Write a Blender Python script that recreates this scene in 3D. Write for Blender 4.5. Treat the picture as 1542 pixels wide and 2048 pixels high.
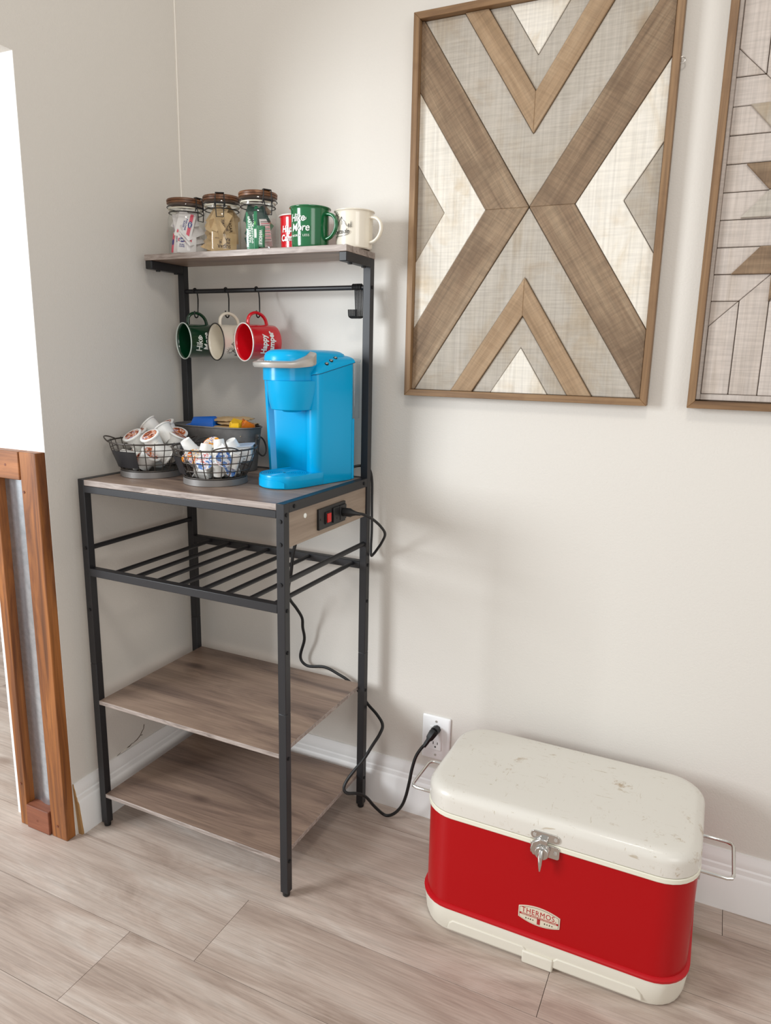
import bpy, bmesh, math, random
from mathutils import Vector, Matrix
random.seed(7)
PI = math.pi
scene = bpy.context.scene
for o in list(bpy.data.objects):
    bpy.data.objects.remove(o)
COL = scene.collection

# ------------------------------------------------------------------ camera
cam_d = bpy.data.cameras.new('camera')
cam_d.sensor_fit = 'HORIZONTAL'; cam_d.sensor_width = 36.0
cam_d.lens = 36.0 * 1424.813 / 1542.0
cam_d.clip_start = .02
cam = bpy.data.objects.new('camera', cam_d); COL.objects.link(cam)
YAW, PIT, ROL = .4383, -.2143, .0215
f_ = Vector((-math.sin(YAW)*math.cos(PIT), math.cos(YAW)*math.cos(PIT), math.sin(PIT)))
r0 = Vector((math.cos(YAW), math.sin(YAW), 0)); u0 = r0.cross(f_)
r_ = r0*math.cos(ROL) + u0*math.sin(ROL); u_ = -r0*math.sin(ROL) + u0*math.cos(ROL)
cm = Matrix((r_, u_, -f_)).transposed().to_4x4()
cm.translation = Vector((1.3987, -1.6328, 1.2282))
cam.matrix_world = cm
scene.camera = cam

# ------------------------------------------------------------------ world, lights, exposure
world = bpy.data.worlds.new('world'); scene.world = world
world.use_nodes = True
bg = world.node_tree.nodes['Background']
bg.inputs[0].default_value = (1.0, .995, .985, 1); bg.inputs[1].default_value = .60
def area(name, loc, target, sx, sy, power, col):
    l = bpy.data.lights.new(name, 'AREA'); l.shape = 'RECTANGLE'; l.size = sx; l.size_y = sy
    l.energy = power; l.color = col
    o = bpy.data.objects.new(name, l); COL.objects.link(o); o.location = loc
    d = Vector(target) - Vector(loc); o.rotation_euler = d.to_track_quat('-Z', 'Y').to_euler()
    return o
area('window_light', (-1.45, -2.45, 1.55), (.75, -.1, .8), .9, 1.2, 86, (.90, .955, 1.0))
area('ceiling_light', (1.3, -1.5, 2.6), (.5, -.1, 1.0), .3, .3, 7.5, (1.0, .94, .86))
area('right_fill_light', (3.6, -3.0, 1.6), (.6, -.2, .9), 1.6, 1.6, 23, (1.0, .98, .95))  # added fill from the right, set to lift the left wall
scene.view_settings.view_transform = 'Standard'
scene.view_settings.look = 'None'
scene.view_settings.gamma = 1.0
scene.view_settings.use_curve_mapping = False
scene.view_settings.exposure = 0.07

# ------------------------------------------------------------------ materials
def srgb(h):
    if isinstance(h, str):
        h = [int(h[i:i+2], 16)/255 for i in (0, 2, 4)]
    return tuple(c/12.92 if c <= .04045 else ((c+.055)/1.055)**2.4 for c in h) + (1,)
def newmat(name):
    m = bpy.data.materials.new(name); m.use_nodes = True
    nt = m.node_tree
    return m, nt, nt.nodes['Principled BSDF']
def N(nt, typ, **kw):
    n = nt.nodes.new(typ)
    for k, v in kw.items():
        setattr(n, k, v)
    return n
def coords(nt, scale=(1, 1, 1), rand=True):
    tc = N(nt, 'ShaderNodeTexCoord')
    mp = N(nt, 'ShaderNodeMapping'); mp.inputs['Scale'].default_value = scale
    if rand:
        oi = N(nt, 'ShaderNodeObjectInfo')
        mu = N(nt, 'ShaderNodeVectorMath', operation='SCALE')
        cb = N(nt, 'ShaderNodeCombineXYZ')
        for i in range(3): nt.links.new(oi.outputs['Random'], cb.inputs[i])
        nt.links.new(cb.outputs[0], mu.inputs[0]); mu.inputs['Scale'].default_value = 37.0
        ad = N(nt, 'ShaderNodeVectorMath', operation='ADD')
        nt.links.new(tc.outputs['Object'], ad.inputs[0]); nt.links.new(mu.outputs[0], ad.inputs[1])
        nt.links.new(ad.outputs[0], mp.inputs[0])
    else:
        nt.links.new(tc.outputs['Object'], mp.inputs[0])
    return mp.outputs[0]
def noise(nt, vec, scale, detail=4, rough=.55, dist=0):
    n = N(nt, 'ShaderNodeTexNoise'); nt.links.new(vec, n.inputs['Vector'])
    n.inputs['Scale'].default_value = scale; n.inputs['Detail'].default_value = detail
    n.inputs['Roughness'].default_value = rough; n.inputs['Distortion'].default_value = dist
    return n.outputs['Fac']
def ramp(nt, fac, stops):
    r = N(nt, 'ShaderNodeValToRGB'); nt.links.new(fac, r.inputs[0])
    el = r.color_ramp.elements
    while len(el) < len(stops): el.new(.5)
    for e, (p, c) in zip(el, stops):
        e.position = p; e.color = srgb(c) if not (isinstance(c, tuple) and len(c) == 4) else c
    return r.outputs[0]
def mixc(nt, a, b, fac, mode='MIX'):
    m = N(nt, 'ShaderNodeMix', data_type='RGBA', blend_type=mode)
    for s, v in ((m.inputs[6], a), (m.inputs[7], b)):
        if isinstance(v, bpy.types.NodeSocket): nt.links.new(v, s)
        else: s.default_value = v
    if isinstance(fac, bpy.types.NodeSocket): nt.links.new(fac, m.inputs[0])
    else: m.inputs[0].default_value = fac
    return m.outputs[2]
def bump(nt, p, h, strength=.2, dist=.002):
    b = N(nt, 'ShaderNodeBump'); b.inputs['Strength'].default_value = strength; b.inputs['Distance'].default_value = dist
    nt.links.new(h, b.inputs['Height']); nt.links.new(b.outputs[0], p.inputs['Normal'])
def pm(name, col, rough=.5, metal=0., bmp=None, coat=0., spec=None, var=None, emit=None):
    m, nt, p = newmat(name)
    p.inputs['Base Color'].default_value = srgb(col)
    p.inputs['Roughness'].default_value = rough; p.inputs['Metallic'].default_value = metal
    if coat: p.inputs['Coat Weight'].default_value = coat; p.inputs['Coat Roughness'].default_value = .08
    if spec is not None: p.inputs['Specular IOR Level'].default_value = spec
    if bmp: bump(nt, p, noise(nt, coords(nt), bmp[0], 3), bmp[1], bmp[2] if len(bmp) > 2 else .002)
    if var:
        c = ramp(nt, noise(nt, coords(nt), var[0], 5, .6), [(.3, col), (.7, var[1])])
        nt.links.new(c, p.inputs['Base Color'])
    return m
def wood(name, stops, axis='x', along=1.4, across=16., rough=.5, fine=.35, fscale=170., bstr=.15, dist=.9, knots=None, cross=0., mid=0., blotch=None):
    m, nt, p = newmat(name)
    ax = 'xyz'.index(axis)
    s1 = [across]*3; s1[ax] = along
    s2 = [fscale]*3; s2[ax] = 5.0
    n1 = noise(nt, coords(nt, s1), 1.0, 7, .62, dist)
    c = ramp(nt, n1, stops)
    n2 = noise(nt, coords(nt, s2), 1.0, 3, .6)
    g = ramp(nt, n2, [(.25, (1-fine, 1-fine, 1-fine, 1)), (.62, (1, 1, 1, 1))])
    c = mixc(nt, c, g, 1.0, 'MULTIPLY')
    if blotch:
        nb = noise(nt, coords(nt, (1, 1, 1)), blotch[0], 4, .6, .5)
        kb = ramp(nt, nb, [(blotch[2], (0, 0, 0, 1)), (blotch[2]+.22, (blotch[3],)*3+(1,))])
        c = mixc(nt, c, srgb(blotch[1]), kb)
    if mid:
        s5 = [75.]*3; s5[ax] = 4.5
        n5 = noise(nt, coords(nt, s5), 1.0, 5, .7, .7)
        c = mixc(nt, c, ramp(nt, n5, [(.28, (1-mid, 1-mid*1.05, 1-mid*1.1, 1)), (.5, (1, 1, 1, 1)), (.7, (1+mid*.35, 1+mid*.35, 1+mid*.35, 1))]), 1.0, 'MULTIPLY')
    if cross:
        s3 = [260.]*3; s3[(ax+1) % 3] = 14.; s3[(ax+2) % 3] = 14.
        n3 = noise(nt, coords(nt, s3), 1.0, 2, .6)
        g3 = ramp(nt, n3, [(.3, (1-cross, 1-cross, 1-cross, 1)), (.65, (1, 1, 1, 1))])
        c = mixc(nt, c, g3, 1.0, 'MULTIPLY')
    if knots:
        s4 = [5.5]*3; s4[ax] = 2.4
        v = N(nt, 'ShaderNodeTexVoronoi'); v.inputs['Scale'].default_value = knots[0]
        nt.links.new(coords(nt, s4), v.inputs['Vector'])
        kf = ramp(nt, v.outputs['Distance'], [(.0, (1, 1, 1, 1)), (.055, (.75, .75, .75, 1)), (.12, (0, 0, 0, 1))])
        c = mixc(nt, c, srgb(knots[1]), kf)
    nt.links.new(c, p.inputs['Base Color'])
    p.inputs['Roughness'].default_value = rough
    if bstr: bump(nt, p, n2, bstr, .001)
    return m
def glass(name, tint=(1, 1, 1, 1), glossy_rough=.02):
    m, nt, p = newmat(name); nt.nodes.remove(p)
    out = nt.nodes['Material Output']
    t = N(nt, 'ShaderNodeBsdfTransparent'); t.inputs[0].default_value = tint
    g = N(nt, 'ShaderNodeBsdfGlossy'); g.inputs['Roughness'].default_value = glossy_rough
    lw = N(nt, 'ShaderNodeLayerWeight'); lw.inputs[0].default_value = .5
    pw = N(nt, 'ShaderNodeMath', operation='POWER'); nt.links.new(lw.outputs['Facing'], pw.inputs[0]); pw.inputs[1].default_value = 4.
    fr = N(nt, 'ShaderNodeMath', operation='MULTIPLY_ADD'); nt.links.new(pw.outputs[0], fr.inputs[0]); fr.inputs[1].default_value = .6; fr.inputs[2].default_value = .045
    mx = N(nt, 'ShaderNodeMixShader')
    nt.links.new(fr.outputs[0], mx.inputs[0]); nt.links.new(t.outputs[0], mx.inputs[1]); nt.links.new(g.outputs[0], mx.inputs[2])
    nt.links.new(mx.outputs[0], out.inputs[0])
    return m

M = {}
M['wall'] = pm('wall_paint', 'd8d3cb', .62, bmp=(230., .26, .0018))
M['wall_side'] = M['wall']
M['white_paint'] = pm('white_paint', 'f2f1ee', .55, bmp=(120., .1, .001))
M['trim'] = pm('trim_paint', 'eeedeb', .4)
M['slab'] = pm('dark_joint', '4a3f36', .9)
M['plank'] = wood('floor_plank_wood', [(.25, '94816f'), (.38, 'aa978a'), (.50, 'bcaa9d'), (.62, 'c8b9ad'), (.76, 'dacfc5')], 'x', 1.7, 7.5, .38, .24, 300., .2, 1.6, knots=(1.0, '937e70'), mid=.17)
M['rackwood'] = wood('grey_oak_laminate', [(.24, '584841'), (.38, '786459'), (.52, '937c6d'), (.66, 'a58d7b'), (.8, 'b49d8a')], 'x', 1.5, 11., .4, .26, 200., .06, 1.3, knots=(1.2, '5b4a42'), mid=.18)
M['rackwood_y'] = wood('grey_oak_laminate_panel', [(.25, '7d6c5e'), (.45, '8f7d6d'), (.62, '9d8b7a'), (.8, 'a89684')], 'y', 2., 30., .45, .16, 170., .06, .6)
M['rackedge'] = wood('pale_edge_banding', [(.3, '776a62'), (.5, '9f928a'), (.7, 'b8aca4')], 'x', 9., 60., .5, .15, 200., .05, 1.8)
M['black'] = pm('black_powder_coat', '1e1e21', .42, bmp=(900., .12, .0004))
M['blackplastic'] = pm('black_plastic', '161617', .38)
M['rubber'] = pm('black_rubber', '111112', .5)
M['wire'] = pm('dark_wire', '4a443f', .42, .4)
M['zinc'] = pm('grey_metal_band', '787471', .45, .3, bmp=(300., .15, .0006))
M['galv'] = pm('dark_galvanised', '7d7a77', .5, .25, var=(26., '5f5c5a'))
M['chrome'] = pm('chrome', 'd4d2ce', .14, 1.)
M['steel'] = pm('satin_silver', 'c6c2bc', .3, .5)
M['blue'] = pm('turquoise_plastic', '00a4da', .26, spec=.2, coat=.15)
M['bluelid'] = pm('turquoise_plastic_satin', '00a9e0', .3, spec=.22, coat=.08)
M['seam'] = pm('dark_blue_seam', '06405c', .6)
M['clear'] = glass('clear_plastic', (.93, .95, .96, 1))
M['glass'] = glass('jar_glass', (.97, .985, .98, 1))
M['white'] = pm('white_plastic', 'efefec', .35)
M['whitecup'] = pm('white_cup_plastic', 'eceae5', .38)
M['outlet'] = pm('outlet_plastic', 'f3f3f3', .3)
M['slot'] = pm('slot_black', '101010', .6)
M['redsw'] = pm('red_switch', 'c8201c', .25)
M['print_white'] = pm('white_print', 'eef0ea', .45)
M['print_black'] = pm('black_print', '2a2622', .5)
M['print_brown'] = pm('brown_print', '4a3524', .6)
M['green'] = pm('green_enamel', '0c6437', .16, coat=.6)
M['darkgreen'] = pm('dark_green_enamel', '07351f', .16, coat=.6)
M['rimgreen'] = pm('pale_green_rim', 'cfdad2', .25, coat=.4)
M['red'] = pm('red_enamel', 'cf1220', .16, coat=.6)
M['cream'] = pm('cream_enamel', 'e8e0cf', .18, coat=.5)
M['rimwhite'] = pm('white_rim', 'efe9e2', .22, coat=.4)
M['rimblack'] = pm('black_rim', '24211e', .3)
M['lidwood'] = wood('acacia_lid', [(.25, '3a2213'), (.5, '6a4226'), (.75, '94643c')], 'x', 3., 40., .4, .3, 200., .05)
M['coolred'] = pm('cooler_red', 'a90a10', .30, spec=.2, coat=.06)
M['coolredlip'] = pm('cooler_red_lip', 'b8141c', .34, spec=.3)
M['coolcream'] = pm('cooler_cream', 'd9d3c4', .42, bmp=(420., .1, .0006))
M['gasket'] = pm('cooler_rim', 'e3dfcd', .4)
M['paper_brown'] = pm('kraft_paper', 'cdb086', .8, bmp=(90., .3, .002), var=(25., 'bb9c70'))
M['paper_white'] = pm('white_paper', 'ece6e4', .7)
M['paper_lilac'] = pm('lilac_grey_paper', 'b9aebb', .7)
M['paper_tan'] = pm('tan_paper', 'a08672', .7)
M['pink'] = pm('pink_print', 'e0566a', .6)
M['navy'] = pm('navy_print', '36307f', .6)
M['leafgreen'] = pm('leaf_green_packet', '1f7a4f', .35)
M['leafgreen2'] = pm('bright_leaf_print', '4faa48', .4)
M['darkpacket'] = pm('dark_green_packet', '12392f', .4)
M['bluewrap'] = pm('blue_wrapper', '0d62c4', .25)
M['yellowwrap'] = pm('yellow_wrapper', 'f2bd1c', .3)
M['orangewrap'] = pm('orange_wrapper', 'ee7f1e', .3)
M['stain'] = wood('stained_pine', [(.25, '43270f'), (.40, '7a4722'), (.55, 'a0632f'), (.75, 'b5733c')], 'z', 2.2, 26., .5, .32, 150., .1, 1.0)
M['stain_x'] = wood('stained_pine_board', [(.22, '55300f'), (.42, '84502a'), (.62, 'a5683a'), (.8, 'b87a4c')], 'x', 1.6, 22., .5, .25, 150., .1, 1.0)
M['stain_dark'] = wood('stained_pine_block', [(.22, '4a281a'), (.45, '7a452f'), (.7, '945a40')], 'x', 1.6, 22., .6, .25, 150., .1, 1.0)
M['sheet'] = pm('corrugated_steel', 'b9bcc0', .32, .85, var=(60., 'a2a6ab'))
M['raw'] = pm('raw_fibreboard', 'a07a4c', .9, bmp=(200., .5, .003))
M['art_dark'] = wood('art_brown_stain', [(.25, '68543f'), (.45, '886f56'), (.62, '9c8469'), (.8, 'b29c82')], 'x', 2.2, 22., .7, .3, 220., .1, .8, knots=(1.1, '5f452f'), cross=.22, blotch=(9., '66503b', .48, .6))
M['art_tan'] = wood('art_tan_stain', [(.25, '8b7052'), (.5, 'a68a6b'), (.75, 'b99f80')], 'x', 2.2, 22., .7, .24, 220., .1, .8, knots=(1.0, '7a5836'), cross=.14, blotch=(11., '86694a', .5, .55))
M['art_grey'] = wood('art_grey_wash', [(.22, '9c8a72'), (.36, 'aea18f'), (.5, 'b5ac9f'), (.75, 'c0b8ad')], 'z', 3.2, 8., .7, .18, 220., .08, 1.2, knots=(.9, '8f7a60'), cross=.16, blotch=(10., 'a08b70', .52, .6))
M['art_white'] = wood('art_white_wash', [(.22, 'b89f7c'), (.36, 'd6c8b2'), (.5, 'e6dfd2'), (.8, 'ece7de')], 'z', 4., 8., .7, .2, 220., .08, .8, cross=.12, blotch=(9., 'c2a982', .53, .7))
M['art_blush'] = wood('art_blush_wash', [(.2, 'b3a495'), (.45, 'c6bab0'), (.75, 'd3c9c1')], 'z', 2.2, 14., .7, .2, 230., .1, .8, cross=.16)
M['frame_h'] = wood('oak_frame_h', [(.25, '65492f'), (.5, '876746'), (.75, '9f7f5a')], 'x', 2., 40., .55, .25, 200., .08, blotch=(12., '6b4c30', .52, .5))
M['frame_v'] = wood('oak_frame_v', [(.25, '65492f'), (.5, '876746'), (.75, '9f7f5a')], 'z', 2., 40., .55, .25, 200., .08, blotch=(12., '6b4c30', .52, .5))
M['backing'] = pm('art_backing', '4f3d2c', .9)
M['badge'] = pm('badge_cream', 'd7cbb5', .4)
M['badgered'] = pm('badge_red', 'ab1d24', .45)
M['caulk'] = pm('caulk', 'e6e0d6', .5)

def lid_print():
    m, nt, p = newmat('pod_lid_print')
    tc = N(nt, 'ShaderNodeTexCoord')
    v = noise(nt, coords(nt, (1, 1, 1)), 95., 3, .6, .6)
    c = ramp(nt, v, [(.30, '2e2238'), (.38, '8a3f22'), (.46, 'c9692f'), (.53, 'e9d9cf'), (.60, '8f7aa6'), (.68, 'd8854a')])
    c.node.color_ramp.interpolation = 'CONSTANT'
    nt.links.new(c, p.inputs['Base Color']); p.inputs['Roughness'].default_value = .4
    return m
M['podlid'] = lid_print()
def cream_print(name, stops):
    m, nt, p = newmat(name)
    v = noise(nt, coords(nt, (1, 1, 1)), 80., 2, .5, .4)
    c = ramp(nt, v, stops); c.node.color_ramp.interpolation = 'CONSTANT'
    nt.links.new(c, p.inputs['Base Color']); p.inputs['Roughness'].default_value = .35
    return m
M['foil_a'] = cream_print('foil_blue_print', [(.3, '6f93cc'), (.42, '2c57ae'), (.46, 'e9edf2'), (.58, 'd0605a'), (.62, 'e4e8ee'), (.68, '7aa3da')])
M['foil_b'] = cream_print('foil_rainbow_print', [(.3, 'e8a21e'), (.42, 'd8452b'), (.47, 'f1e6d0'), (.58, '6a58ad'), (.62, 'efe2c4'), (.68, 'e9a82c')])
M['foil_c'] = pm('foil_pale_blue', 'b9cfe6', .3)

def cooler_top():
    m, nt, p = newmat('cooler_lid_enamel')
    v1 = noise(nt, coords(nt, (1, 1, 1), False), 24., 9, .75, .3)
    v2 = noise(nt, coords(nt, (1, 1, 1), False), 3.2, 2, .5)
    rust = ramp(nt, v1, [(.585, (0, 0, 0, 1)), (.66, (1, 1, 1, 1))])
    area_ = ramp(nt, v2, [(.40, (.0, .0, .0, 1)), (.60, (.85, .85, .85, 1))])
    k = mixc(nt, rust, area_, 1., 'MULTIPLY')
    scr = noise(nt, coords(nt, (26, 190, 60), False), 1., 3, .7, .8)
    sc = ramp(nt, scr, [(.655, (0, 0, 0, 1)), (.70, (.55, .55, .55, 1))])
    scr2 = noise(nt, coords(nt, (210, 24, 60), False), 1., 3, .7, .8)
    sc2 = ramp(nt, scr2, [(.665, (0, 0, 0, 1)), (.71, (.5, .5, .5, 1))])
    base = mixc(nt, srgb('d9d4ca'), srgb('9a7c50'), k)
    base = mixc(nt, base, srgb('a3906f'), sc)
    base = mixc(nt, base, srgb('a3906f'), sc2)
    nt.links.new(base, p.inputs['Base Color'])
    p.inputs['Roughness'].default_value = .33; p.inputs['Coat Weight'].default_value = .25
    return m
M['coollid'] = cooler_top()

# ------------------------------------------------------------------ helpers
class MB:
    def __init__(s): s.v = []; s.f = []
    def add(s, vs, fs):
        o = len(s.v); s.v += [tuple(v) for v in vs]; s.f += [tuple(i+o for i in f) for f in fs]; return s
    def box(s, x0, x1, y0, y1, z0, z1):
        vs = [(x, y, z) for z in (z0, z1) for y in (y0, y1) for x in (x0, x1)]
        return s.add(vs, [(0, 2, 3, 1), (4, 5, 7, 6), (0, 1, 5, 4), (2, 6, 7, 3), (0, 4, 6, 2), (1, 3, 7, 5)])
    def loft(s, secs, cap0=True, cap1=True, closed=True):
        n = len(secs[0]); vs = [p for sec in secs for p in sec]; fs = []
        for i in range(len(secs)-1):
            for j in range(n if closed else n-1):
                k = (j+1) % n
                fs.append((i*n+j, i*n+k, (i+1)*n+k, (i+1)*n+j))
        if cap0: fs.append(tuple(reversed(range(n))))
        if cap1: fs.append(tuple((len(secs)-1)*n+j for j in range(n)))
        return s.add(vs, fs)
    def lathe(s, prof, n=32, cx=0, cy=0, cap=True):
        secs = [[(cx+r*math.cos(2*PI*j/n), cy+r*math.sin(2*PI*j/n), z) for j in range(n)] for r, z in prof]
        return s.loft(secs, cap, cap)
    def ring(s, prof, n=32, cx=0, cy=0):     # closed cross-section revolved
        m = len(prof); vs = []; fs = []
        for j in range(n):
            a = 2*PI*j/n
            vs += [(cx+r*math.cos(a), cy+r*math.sin(a), z) for r, z in prof]
        for j in range(n):
            k = (j+1) % n
            for i in range(m):
                l = (i+1) % m
                fs.append((j*m+i, k*m+i, k*m+l, j*m+l))
        return s.add(vs, fs)
    def tube(s, pts, r, n=8, closed=False, flat=None, up=None):
        pts = [Vector(p) for p in pts]; secs = []; L = len(pts)
        prev = None
        for i, p in enumerate(pts):
            a = pts[(i-1) % L] if (closed or i > 0) else p
            b = pts[(i+1) % L] if (closed or i < L-1) else p
            t = (b-a).normalized()
            if up is not None:
                nrm = Vector(up) - t*Vector(up).dot(t)
                nrm.normalize()
            elif prev is None:
                nrm = t.orthogonal().normalized()
            else:
                nrm = (prev - t*prev.dot(t)).normalized()
            prev = nrm; bn = t.cross(nrm)
            rr = r[i] if isinstance(r, (list, tuple)) else r
            if flat:
                w, h = flat
                secs.append([p+nrm*(h*sy)+bn*(w*sx) for sx, sy in ((-1, -1), (1, -1), (1, 1), (-1, 1))])
            else:
                secs.append([p+nrm*(rr*math.cos(2*PI*j/n))+bn*(rr*math.sin(2*PI*j/n)) for j in range(n)])
        if closed:
            secs.append(secs[0]); return s.loft(secs, False, False)
        return s.loft(secs)
    def cyl(s, a, b, r, n=16, r2=None):
        return s.tube([a, b], [r, r if r2 is None else r2], n)
    def prism(s, poly, d0, d1, plane='xz'):
        n = len(poly)
        if plane == 'xz': mk = lambda p, d: (p[0], d, p[1])
        elif plane == 'xy': mk = lambda p, d: (p[0], p[1], d)
        else: mk = lambda p, d: (d, p[0], p[1])
        return s.loft([[mk(p, d0) for p in poly], [mk(p, d1) for p in poly]])
    def xf(s, mat):
        s.v = [tuple(mat @ Vector(v)) for v in s.v]; return s
    def mesh(s, name, mat=None, smooth=35):
        me = bpy.data.meshes.new(name); me.from_pydata(s.v, [], s.f)
        bm = bmesh.new(); bm.from_mesh(me)
        bmesh.ops.recalc_face_normals(bm, faces=bm.faces); bm.to_mesh(me); bm.free()
        if mat: me.materials.append(M[mat] if isinstance(mat, str) else mat)
        if smooth:
            me.polygons.foreach_set('use_smooth', [True]*len(me.polygons))
            me.set_sharp_from_angle(angle=math.radians(smooth))
        me.update(); return me
    def build(s, name, mat, parent=None, smooth=35, bevel=0, world=True, segs=2):
        if parent is not None and world:
            l = wloc(parent); s.v = [(x-l.x, y-l.y, z-l.z) for x, y, z in s.v]
        o = bpy.data.objects.new(name, s.mesh(name, mat, smooth)); COL.objects.link(o)
        o.parent = parent
        if bevel: addbevel(o, bevel, segs)
        return o
def addbevel(o, w, segs=2):
    b = o.modifiers.new('bevel', 'BEVEL'); b.width = w; b.segments = segs; b.limit_method = 'ANGLE'; b.angle_limit = math.radians(40)
def wloc(o):
    l = Vector((0, 0, 0))
    while o is not None: l += o.location; o = o.parent
    return l
def tag(o, label, cat, group=None, kind=None):
    if label: o['label'] = label
    if cat: o['category'] = cat
    if group: o['group'] = group
    if kind: o['kind'] = kind
    return o
def thing(name, label, cat, loc=(0, 0, 0), group=None, rot=None):
    o = bpy.data.objects.new(name, None); COL.objects.link(o); o.location = loc
    o.empty_display_size = .02
    if rot is not None:
        o.rotation_euler = rot
    return tag(o, label, cat, group)
def struct(o): o['kind'] = 'structure'; return o
def dup(o, parent=None):
    c = o.copy(); COL.objects.link(c); c.parent = parent
    for ch in list(o.children): dup(ch, c)
    return c
def single(name, mb, mat, label, cat, loc, group=None, smooth=35, bevel=0, rot=None):
    """one-mesh thing, mb in world coordinates unless rot is given (then local)"""
    if rot is None: mb.v = [(x-loc[0], y-loc[1], z-loc[2]) for x, y, z in mb.v]
    o = mb.build(name, mat, None, smooth, bevel); o.location = loc
    if rot is not None: o.rotation_euler = rot
    return tag(o, label, cat, group)
def rrect(x0, x1, y0, y1, r, z, n=6):
    pts = []
    for cx, cy, a0 in ((x1-r, y1-r, 0), (x0+r, y1-r, 90), (x0+r, y0+r, 180), (x1-r, y0+r, 270)):
        for i in range(n+1):
            a = math.radians(a0+90*i/n); pts.append((cx+r*math.cos(a), cy+r*math.sin(a), z))
    return pts
def stadium(cx, cy, r, yb, z, n=18, rb=.012):
    """front half circle (towards -y) and straight sides back to yb"""
    pts = []
    for i in range(n+1):
        a = PI + PI*i/n; pts.append((cx+r*math.cos(a), cy+r*math.sin(a), z))
    for i in range(4):
        a = PI/2*i/3; pts.append((cx+r-rb+rb*math.cos(a), yb-rb+rb*math.sin(a), z))
    for i in range(4):
        a = PI/2+PI/2*i/3; pts.append((cx-r+rb+rb*math.cos(a), yb-rb+rb*math.sin(a), z))
    return pts
def text(s, size=.01, bold=0., shear=0., sx=1., spacing=1., ext=.0003, align='CENTER', line=.9, res=3):
    c = bpy.data.curves.new('lettering', 'FONT'); c.body = s; c.size = size; c.offset = bold; c.shear = shear
    c.space_character = spacing; c.align_x = align; c.align_y = 'CENTER'; c.extrude = ext; c.resolution_u = res; c.space_line = line
    o = bpy.data.objects.new('lettering', c); COL.objects.link(o)
    dg = bpy.context.evaluated_depsgraph_get(); ev = o.evaluated_get(dg)
    me = ev.to_mesh(); mb = MB(); mb.add([(v.co.x*sx, v.co.y, v.co.z) for v in me.vertices], [tuple(p.vertices) for p in me.polygons])
    ev.to_mesh_clear(); bpy.data.objects.remove(o); bpy.data.curves.remove(c)
    return mb
def wrap(mb, R, a0, z0):
    """flat x-right y-up artwork onto a cylinder of radius R about local z, centre angle a0"""
    out = []
    for x, y, z in mb.v:
        a = a0 + x/R; rr = R + z
        out.append((rr*math.cos(a), rr*math.sin(a), z0+y))
    mb.v = out; return mb
def line2d(pts, w, closed=False, ext=.0003):
    """flat stroke as a thin ribbon"""
    return MB().tube([(x, y, 0) for x, y in pts], 0, closed=closed, flat=(w/2, ext), up=(0, 0, 1))
def smooth_path(pts, k=6):
    P = [Vector(p) for p in pts]; out = []
    for i in range(len(P)-1):
        p0 = P[max(i-1, 0)]; p1 = P[i]; p2 = P[i+1]; p3 = P[min(i+2, len(P)-1)]
        for j in range(k):
            t = j/k
            out.append(.5*((2*p1)+(p2-p0)*t+(2*p0-5*p1+4*p2-p3)*t*t+(3*p1-p0-3*p2+p3)*t**3))
    out.append(P[-1]); return out
def orient(n, spin=0.):
    """matrix whose local z points along n"""
    n = Vector(n).normalized()
    return (n.to_track_quat('Z', 'Y').to_matrix() @ Matrix.Rotation(spin, 3, 'Z')).to_euler()
# horizontal view-independent axes used to describe tilts: right along the counter, towards the room, up
RX = Vector((.906, .424, 0)); TX = Vector((.424, -.906, 0)); UX = Vector((0, 0, 1))
def axes(a, b, c): return RX*a + TX*b + UX*c

# ------------------------------------------------------------------ setting
FL = struct(MB().box(-3.2, 3.6, -3.6, 1.6, -.03, -.0045).build('floor', 'slab'))
FL['label'] = 'greyish beige wood plank floor'
PW, PLN = .19, 1.22
plank = MB().box(.0006, PLN-.0006, .0006, PW-.0006, -.004, 0).mesh('floor_plank', 'plank', 0)
known = {1: 1.20, 2: .532, 3: .358, 0: .05, 4: .95, -1: .3}
rnd = random.Random(3)
for i in range(-8, 18):
    y0 = -.10 - PW*(i+1)
    j = known.get(i, rnd.uniform(0, PLN))
    k0 = math.floor((-3.0-j)/PLN)
    for k in range(k0, k0+6):
        x0 = j + k*PLN
        o = bpy.data.objects.new('floor_plank', plank); COL.objects.link(o)
        o.location = (x0, y0, 0); o.parent = FL
WT = .215      # thickness of the side wall
WE = -.4955    # free end of the side wall
wb = struct(MB().box(0, 3.4, 0, .12, 0, 2.9).build('wall_back', 'wall'))
wl = struct(MB().box(-WT, 0, WE, .12, 0, 2.9).box(-WT, 0, -3.4, WE, 1.826, 2.9).build('wall_left', 'wall_side'))
wo = struct(MB().box(-3.2, -WT, 1.4, 1.52, 0, 2.9).build('wall_far', 'wall'))
tr = struct(MB().box(-WT, -.0006, WE-.001, WE, 0, 1.826).build('trim_1', 'white_paint'))
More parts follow.
